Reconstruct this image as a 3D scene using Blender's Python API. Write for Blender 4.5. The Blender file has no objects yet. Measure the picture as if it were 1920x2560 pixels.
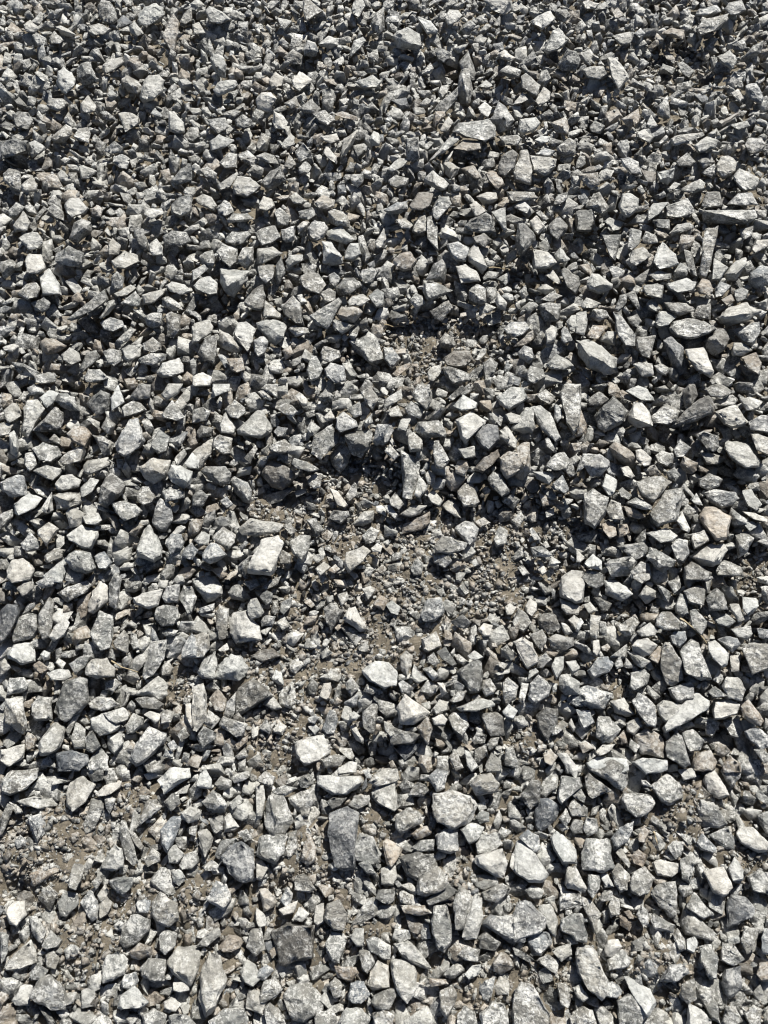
import bpy, bmesh, math, random
import numpy as np
from mathutils import Vector, noise

random.seed(7)
rng = np.random.default_rng(7)
scene = bpy.context.scene
COL = scene.collection

# ---------------------------------------------------------------- camera
CAM_H = 1.0
PITCH = math.radians(64)            # below the horizon
W, H = 1920.0, 2560.0
LENS = 26.0
F = H * LENS / 36.0
cam_d = bpy.data.cameras.new('camera')
cam = bpy.data.objects.new('camera', cam_d)
COL.objects.link(cam)
cam_d.sensor_fit = 'VERTICAL'
cam_d.sensor_height = 36.0
cam_d.lens = LENS
cam_d.clip_start = 0.02
cam_d.clip_end = 200
cam.location = (0, 0, CAM_H)
cam.rotation_euler = (math.pi / 2 - PITCH, 0, 0)
cam_d.dof.use_dof = True
cam_d.dof.focus_distance = 1.30
cam_d.dof.aperture_fstop = 20
scene.camera = cam
scene.cycles.filter_width = 1.1

# ---------------------------------------------------------------- light
SUN_EL, SUN_AZ = math.radians(47), math.radians(24)     # ahead of the camera, a little to its right
sun_dir = Vector((math.sin(SUN_AZ) * math.cos(SUN_EL), math.cos(SUN_AZ) * math.cos(SUN_EL), math.sin(SUN_EL)))
sd = bpy.data.lights.new('sun', 'SUN')
sd.energy = 5.0
sd.angle = math.radians(0.5)
sd.color = (1.0, 0.965, 0.89)
so = bpy.data.objects.new('sun', sd)
COL.objects.link(so)
so.rotation_euler = sun_dir.to_track_quat('Z', 'Y').to_euler()
so.location = sun_dir * 5

world = bpy.data.worlds.new('World')
scene.world = world
world.use_nodes = True
wn = world.node_tree
bg = wn.nodes['Background']
sky = wn.nodes.new('ShaderNodeTexSky')
sky.sky_type = 'NISHITA'
sky.sun_disc = False
sky.sun_elevation = SUN_EL
sky.sun_rotation = SUN_AZ
wn.links.new(sky.outputs[0], bg.inputs[0])
bg.inputs[1].default_value = 0.05
sky.air_density = 0.55
sky.dust_density = 1.0
sky.ozone_density = 0.6
vs = scene.view_settings
vs.view_transform = 'Standard'
vs.look = 'None'
vs.exposure = 0.88
vs.gamma = 1.0

# ---------------------------------------------------------------- pixel <-> ray
fwd = Vector((0, math.cos(PITCH), -math.sin(PITCH)))
upv = Vector((0, math.sin(PITCH), math.cos(PITCH)))
CAM = Vector((0, 0, CAM_H))

def ray(px, py):
    return (fwd * F + Vector((1, 0, 0)) * (px - W / 2) + upv * (H / 2 - py)).normalized()

def ground_pt(px, py, z=0.0):
    r = ray(px, py)
    return CAM + r * ((z - CAM_H) / r.z)

def to_px(x, y, z):
    dy, dz = y, z - CAM_H
    d = dy * math.cos(PITCH) - dz * math.sin(PITCH)
    u = dy * math.sin(PITCH) + dz * math.cos(PITCH)
    return W / 2 + F * x / d, H / 2 - F * u / d, d

# ---------------------------------------------------------------- relief of the bed
HOLLOWS = [(1470, 612, 75, .035), (1510, 555, 50, .025), (237, 841, 55, .03), (567, 772, 45, .028), (1816, 1183, 70, .035), (1668, 1090, 55, .03),
           (922, 1885, 55, .045), (1000, 1880, 30, .03), (1801, 1838, 55, .03), (532, 1148, 35, .025), (612, 1100, 35, .02), (726, 1895, 40, .03),
           (25, 2222, 45, .03), (1068, 2385, 40, .025), (705, 1225, 40, .02), (1130, 745, 40, .02), (15, 500, 40, .025), (1440, 330, 45, .02),
           (760, 170, 40, .025), (1150, 190, 45, .02), (330, 250, 40, .02), (1560, 2330, 40, .02), (215, 1530, 35, .02), (640, 370, 50, .02)]
SOIL = [(1100, 860, 130, 60), (1235, 850, 60, 50), (1290, 680, 45, 30), (1180, 1370, 230, 110), (1200, 1490, 200, 60), (770, 1600, 90, 140), (650, 1640, 90, 60),
        (860, 1640, 80, 70), (700, 1250, 110, 60), (880, 1200, 90, 60), (700, 1830, 110, 60), (310, 1560, 60, 50), (440, 1700, 50, 50), (70, 2170, 110, 60),
        (210, 2360, 70, 60), (310, 2000, 60, 40), (760, 2150, 90, 60), (930, 2055, 60, 40), (1880, 2150, 60, 40), (1725, 2020, 60, 60), (1690, 165, 60, 45),
        (1350, 1860, 70, 40), (1890, 1425, 60, 50), (1510, 1720, 50, 40), (1555, 1530, 45, 35), (1120, 1285, 80, 40), (1030, 1490, 140, 80), (900, 1330, 140, 50), (1000, 900, 110, 40), (690, 1740, 90, 50), (980, 1610, 100, 50), (560, 1500, 60, 40), (1420, 1330, 80, 40), (150, 2050, 90, 40), (420, 2250, 90, 40), (1180, 2230, 60, 40), (1650, 2400, 70, 40), (870, 2330, 60, 40), (1240, 2480, 60, 50)]

def fbm(x, y, s, seed=0.0):
    return noise.fractal(Vector((x * s, y * s, seed)), 0.8, 2.0, 3)

def soil_mask(px, py):
    m = 0.0
    for sx, sy, rx, ry in SOIL:
        d = ((px - sx) / rx) ** 2 + ((py - sy) / ry) ** 2
        if d < 6:
            m = max(m, math.exp(-0.75 * d))
    return min(1.0, m * 1.6)

def hollow(px, py):
    h = 0.0
    for sx, sy, r, dep in HOLLOWS:
        d = ((px - sx) ** 2 + ((py - sy) * 1.25) ** 2) / (r * r)
        if d < 8:
            h = max(h, dep * math.exp(-d))
    return h

GX0, GX1, GY0, GY1, GS = -2.4, 2.4, -1.2, 3.2, 0.02
NX, NY = int((GX1 - GX0) / GS) + 1, int((GY1 - GY0) / GS) + 1
SURF = np.zeros((NY, NX)); SOILH = np.zeros((NY, NX)); SM = np.zeros((NY, NX))
for j in range(NY):
    y = GY0 + j * GS
    for i in range(NX):
        x = GX0 + i * GS
        px, py, d = to_px(x, y, 0.02)
        if d < 0.2:
            px, py = -9999, 9999
        m = min(1, max(0, soil_mask(px, py) * (1 + .7 * fbm(x, y, 16, 9.0)) - .06)); h = hollow(px, py)
        near = min(1, max(0, (py - 1150) / 900))
        thick = 0.055 * (1 - near) + 0.0165 * near
        und = 0.011 * fbm(x, y, 2.2) + 0.006 * fbm(x, y, 6.0, 3.1)
        so_h = und + 0.004 * fbm(x, y, 14, 5.0) + m * 0.010
        SOILH[j, i] = so_h - 0.85 * h
        SURF[j, i] = und + thick * (1 - m) + m * 0.018 - h
        SOILH[j, i] += m * 0.004 + near * 0.004
        SM[j, i] = m

def samp(A, x, y):
    fx = np.clip((np.asarray(x) - GX0) / GS, 0, NX - 1.001); fy = np.clip((np.asarray(y) - GY0) / GS, 0, NY - 1.001)
    i = fx.astype(int); j = fy.astype(int); a = fx - i; b = fy - j
    return (A[j, i] * (1 - a) + A[j, i + 1] * a) * (1 - b) + (A[j + 1, i] * (1 - a) + A[j + 1, i + 1] * a) * b

# ---------------------------------------------------------------- materials
def nd(t, kind, **kw):
    n = t.nodes.new(kind)
    for k, v in kw.items():
        if k.startswith('i_'):
            n.inputs[k[2:].replace('_', ' ')].default_value = v
        else:
            setattr(n, k, v)
    return n

def stone_material():
    m = bpy.data.materials.new('crushed_limestone'); m.use_nodes = True
    t = m.node_tree; L = t.links; P = t.nodes['Principled BSDF']
    geo = nd(t, 'ShaderNodeNewGeometry'); pos = geo.outputs['Position']
    col = nd(t, 'ShaderNodeVertexColor', layer_name='tint')
    # broad mottling
    n1 = nd(t, 'ShaderNodeTexNoise', i_Scale=70.0, i_Detail=5.0, i_Roughness=0.7)
    L.new(pos, n1.inputs['Vector'])
    r1 = nd(t, 'ShaderNodeMapRange', i_From_Min=0.3, i_From_Max=0.7, i_To_Min=0.55, i_To_Max=1.45)
    L.new(n1.outputs[0], r1.inputs[0])
    mul = nd(t, 'ShaderNodeMixRGB', blend_type='MULTIPLY'); mul.inputs[0].default_value = 1
    L.new(col.outputs[0], mul.inputs[1]); L.new(r1.outputs[0], mul.inputs[2])
    # pale crystalline flecks and dust, amount carried by the tint's alpha
    n2 = nd(t, 'ShaderNodeTexNoise', i_Scale=260.0, i_Detail=5.0, i_Roughness=0.75, i_Distortion=0.6)
    L.new(pos, n2.inputs['Vector'])
    n3 = nd(t, 'ShaderNodeTexNoise', i_Scale=45.0, i_Detail=2.0)
    L.new(pos, n3.inputs['Vector'])
    add = nd(t, 'ShaderNodeMath', operation='ADD'); L.new(n2.outputs[0], add.inputs[0])
    sc = nd(t, 'ShaderNodeMath', operation='MULTIPLY'); sc.inputs[1].default_value = 0.6; L.new(n3.outputs[0], sc.inputs[0])
    L.new(sc.outputs[0], add.inputs[1])
    r2 = nd(t, 'ShaderNodeMapRange', i_From_Min=0.77, i_From_Max=0.90, i_To_Min=0.0, i_To_Max=1.0)
    L.new(add.outputs[0], r2.inputs[0])
    am = nd(t, 'ShaderNodeMath', operation='MULTIPLY'); L.new(r2.outputs[0], am.inputs[0]); L.new(col.outputs[1], am.inputs[1])
    mix = nd(t, 'ShaderNodeMixRGB'); L.new(am.outputs[0], mix.inputs[0]); L.new(mul.outputs[0], mix.inputs[1])
    mix.inputs[2].default_value = (0.56, 0.56, 0.54, 1)
    # dark veins
    v = nd(t, 'ShaderNodeTexNoise', i_Scale=38.0, i_Detail=6.0, i_Roughness=0.8, i_Distortion=1.6)
    L.new(pos, v.inputs['Vector'])
    ab = nd(t, 'ShaderNodeMath', operation='SUBTRACT'); ab.inputs[1].default_value = 0.5; L.new(v.outputs[0], ab.inputs[0])
    a2 = nd(t, 'ShaderNodeMath', operation='ABSOLUTE'); L.new(ab.outputs[0], a2.inputs[0])
    r3 = nd(t, 'ShaderNodeMapRange', i_From_Min=0.0, i_From_Max=0.02, i_To_Min=0.55, i_To_Max=1.0); L.new(a2.outputs[0], r3.inputs[0])
    mv = nd(t, 'ShaderNodeMixRGB', blend_type='MULTIPLY'); mv.inputs[0].default_value = 1
    L.new(mix.outputs[0], mv.inputs[1]); L.new(r3.outputs[0], mv.inputs[2])
    dn = nd(t, 'ShaderNodeTexNoise', i_Scale=26.0, i_Detail=7.0, i_Roughness=0.75); L.new(pos, dn.inputs['Vector'])
    dr = nd(t, 'ShaderNodeMapRange', i_From_Min=0.48, i_From_Max=0.68, i_To_Min=0.02, i_To_Max=0.38); L.new(dn.outputs[0], dr.inputs[0])
    dm = nd(t, 'ShaderNodeMixRGB'); dm.inputs[2].default_value = (0.29, 0.265, 0.215, 1)
    dl = nd(t, 'ShaderNodeMath', operation='MULTIPLY_ADD'); dl.inputs[1].default_value = 0.6; dl.inputs[2].default_value = 0.25; L.new(col.outputs[1], dl.inputs[0])
    dx = nd(t, 'ShaderNodeMath', operation='MULTIPLY'); L.new(dr.outputs[0], dx.inputs[0]); L.new(dl.outputs[0], dx.inputs[1])
    L.new(dx.outputs[0], dm.inputs[0]); L.new(mv.outputs[0], dm.inputs[1])
    L.new(dm.outputs[0], P.inputs['Base Color'])
    P.inputs['Roughness'].default_value = 0.46
    P.inputs['Specular IOR Level'].default_value = 0.5
    # pitted, chipped surface
    b1 = nd(t, 'ShaderNodeTexNoise', i_Scale=120.0, i_Detail=6.0, i_Roughness=0.7); L.new(pos, b1.inputs['Vector'])
    vo = nd(t, 'ShaderNodeTexVoronoi', i_Scale=120.0); L.new(pos, vo.inputs['Vector'])
    s1 = nd(t, 'ShaderNodeMath', operation='MULTIPLY_ADD'); s1.inputs[1].default_value = 0.55
    L.new(vo.outputs['Distance'], s1.inputs[0]); L.new(b1.outputs[0], s1.inputs[2])
    bs = nd(t, 'ShaderNodeMath', operation='MULTIPLY_ADD'); bs.inputs[1].default_value = 0.45; bs.inputs[2].default_value = 0.5
    L.new(col.outputs[1], bs.inputs[0])
    bp = nd(t, 'ShaderNodeBump', i_Distance=0.007); L.new(s1.outputs[0], bp.inputs['Height']); L.new(bs.outputs[0], bp.inputs['Strength'])
    L.new(bp.outputs[0], P.inputs['Normal'])
    return m

def soil_material():
    m = bpy.data.materials.new('gritty_soil'); m.use_nodes = True
    t = m.node_tree; L = t.links; P = t.nodes['Principled BSDF']
    geo = nd(t, 'ShaderNodeNewGeometry'); pos = geo.outputs['Position']
    n1 = nd(t, 'ShaderNodeTexNoise', i_Scale=60.0, i_Detail=8.0, i_Roughness=0.75); L.new(pos, n1.inputs['Vector'])
    cr = nd(t, 'ShaderNodeValToRGB')
    cr.color_ramp.elements[0].position = 0.3; cr.color_ramp.elements[0].color = (0.085, 0.075, 0.06, 1)
    cr.color_ramp.elements[1].position = 0.72; cr.color_ramp.elements[1].color = (0.42, 0.365, 0.28, 1)
    e = cr.color_ramp.elements.new(0.5); e.color = (0.235, 0.202, 0.152, 1)
    L.new(n1.outputs[0], cr.inputs[0]); L.new(cr.outputs[0], P.inputs['Base Color'])
    P.inputs['Roughness'].default_value = 0.9
    n2 = nd(t, 'ShaderNodeTexNoise', i_Scale=110.0, i_Detail=8.0, i_Roughness=0.85); L.new(pos, n2.inputs['Vector'])
    bp = nd(t, 'ShaderNodeBump', i_Distance=0.012, i_Strength=1.0); L.new(n2.outputs[0], bp.inputs['Height']); L.new(bp.outputs[0], P.inputs['Normal'])
    return m

def straw_material():
    m = bpy.data.materials.new('dry_straw'); m.use_nodes = True
    t = m.node_tree; L = t.links; P = t.nodes['Principled BSDF']
    n1 = nd(t, 'ShaderNodeTexNoise', i_Scale=200.0, i_Detail=3.0)
    geo = nd(t, 'ShaderNodeNewGeometry'); L.new(geo.outputs['Position'], n1.inputs['Vector'])
    cr = nd(t, 'ShaderNodeValToRGB')
    cr.color_ramp.elements[0].color = (0.16, 0.12, 0.07, 1); cr.color_ramp.elements[1].color = (0.42, 0.35, 0.22, 1)
    L.new(n1.outputs[0], cr.inputs[0]); L.new(cr.outputs[0], P.inputs['Base Color'])
    P.inputs['Roughness'].default_value = 0.6
    return m

M_STONE, M_SOIL, M_STRAW = stone_material(), soil_material(), straw_material()
M_WOOD = M_STRAW.copy(); M_WOOD.name = 'weathered_wood'
for n_ in M_WOOD.node_tree.nodes:
    if n_.type == 'VALTORGB':
        n_.color_ramp.elements[0].color = (0.05, 0.045, 0.04, 1); n_.color_ramp.elements[1].color = (0.16, 0.145, 0.125, 1)

# ---------------------------------------------------------------- ground (structure)
def make_ground():
    xs = [-30, -12, -6, -3.5] + list(np.arange(-2.4, 2.401, 0.02)) + [3.5, 6, 12, 30]
    inner_x = [x for x in np.arange(-1.3, 1.3, 0.0065)]
    xs = sorted(set([round(float(v), 4) for v in xs + inner_x]))
    ys = [-30, -12, -6, -3, -1.8] + list(np.arange(-1.2, 3.2, 0.02)) + list(np.arange(-0.3, 2.0, 0.0065)) + [4, 6, 12, 30]
    ys = sorted(set([round(float(v), 4) for v in ys]))
    X, Y = np.meshgrid(xs, ys)
    Z = samp(SOILH, X, Y)
    Zf = Z.copy()
    for j in range(len(ys)):
        if -0.35 < ys[j] < 2.1:
            for i in range(len(xs)):
                if abs(xs[i]) < 1.35:
                    Zf[j, i] += 0.0062 * noise.fractal(Vector((xs[i] * 55, ys[j] * 55, 1.7)), 0.6, 2.1, 4)
    n, mm = len(xs), len(ys)
    co = np.stack([X, Y, Zf], -1).reshape(-1, 3)
    idx = np.arange(n * mm).reshape(mm, n)
    q = np.stack([idx[:-1, :-1], idx[:-1, 1:], idx[1:, 1:], idx[1:, :-1]], -1).reshape(-1, 4)
    me = bpy.data.meshes.new('ground')
    me.vertices.add(len(co)); me.vertices.foreach_set('co', co.astype(np.float32).ravel())
    me.loops.add(q.size); me.loops.foreach_set('vertex_index', q.astype(np.int32).ravel())
    me.polygons.add(len(q)); me.polygons.foreach_set('loop_start', np.arange(0, q.size, 4, dtype=np.int32))
    me.update(calc_edges=True); me.materials.append(M_SOIL)
    o = bpy.data.objects.new('ground', me); COL.objects.link(o); o['kind'] = 'structure'
    return o
make_ground()

# ---------------------------------------------------------------- mesh helpers
def tri_mesh(name, co, tri, rgba):
    """co (n,3), tri (m,3), rgba (n,4) -> mesh with a constant colour per stone in 'tint'"""
    me = bpy.data.meshes.new(name)
    me.vertices.add(len(co)); me.vertices.foreach_set('co', np.asarray(co, np.float32).ravel())
    me.loops.add(tri.size); me.loops.foreach_set('vertex_index', np.asarray(tri, np.int32).ravel())
    me.polygons.add(len(tri)); me.polygons.foreach_set('loop_start', np.arange(0, tri.size, 3, dtype=np.int32))
    me.update(calc_edges=True)
    at = me.color_attributes.new('tint', 'FLOAT_COLOR', 'POINT')
    at.data.foreach_set('color', np.asarray(rgba, np.float32).ravel())
    me.materials.append(M_STONE)
    return me

def hull_arrays(pts, bevel=0.0, cuts=0, amp=0.0, freq=1.0, seed=0.0):
    bm = bmesh.new()
    for p in pts: bm.verts.new(p)
    r = bmesh.ops.convex_hull(bm, input=bm.verts[:], use_existing_faces=False)
    kill = [g for g in r['geom_interior'] + r['geom_unused'] if isinstance(g, bmesh.types.BMVert) and g.is_valid]
    kill = [v for v in set(kill) if not v.link_faces]
    if kill: bmesh.ops.delete(bm, geom=kill, context='VERTS')
    bmesh.ops.dissolve_limit(bm, angle_limit=math.radians(9), verts=bm.verts[:], edges=bm.edges[:])
    if bevel > 0:
        bmesh.ops.bevel(bm, geom=bm.edges[:], offset=bevel, segments=1, affect='EDGES', clamp_overlap=True)
    bmesh.ops.triangulate(bm, faces=bm.faces[:])
    if cuts:
        bmesh.ops.subdivide_edges(bm, edges=bm.edges[:], cuts=cuts, use_grid_fill=True)
        bmesh.ops.triangulate(bm, faces=bm.faces[:])
    bm.normal_update()
    if amp > 0:
        off = Vector((seed * 3.7, seed * 1.3, seed * 2.1))
        for v in bm.verts:
            q = v.co * freq + off
            f1 = noise.voronoi(v.co * freq * .55 + off)[0][0]
            v.co += v.normal * (amp * (noise.fractal(q, 0.8, 2.2, 3) * .8 + 1.5 * f1 * f1 - .45))
    bm.verts.index_update()
    co = np.array([v.co[:] for v in bm.verts]); tri = np.array([[v.index for v in f.verts] for f in bm.faces])
    bm.free()
    return co, tri

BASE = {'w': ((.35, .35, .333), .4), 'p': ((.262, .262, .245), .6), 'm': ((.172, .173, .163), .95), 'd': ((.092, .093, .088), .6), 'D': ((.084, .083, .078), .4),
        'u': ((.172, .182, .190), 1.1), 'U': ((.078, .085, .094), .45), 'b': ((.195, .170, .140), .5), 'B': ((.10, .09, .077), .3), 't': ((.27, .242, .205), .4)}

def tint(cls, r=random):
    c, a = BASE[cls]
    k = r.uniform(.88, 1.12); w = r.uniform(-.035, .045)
    return (c[0] * k * (1 + w), c[1] * k, c[2] * k * (1 - w), min(1, max(0, a * r.uniform(.7, 1.3))))

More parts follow.
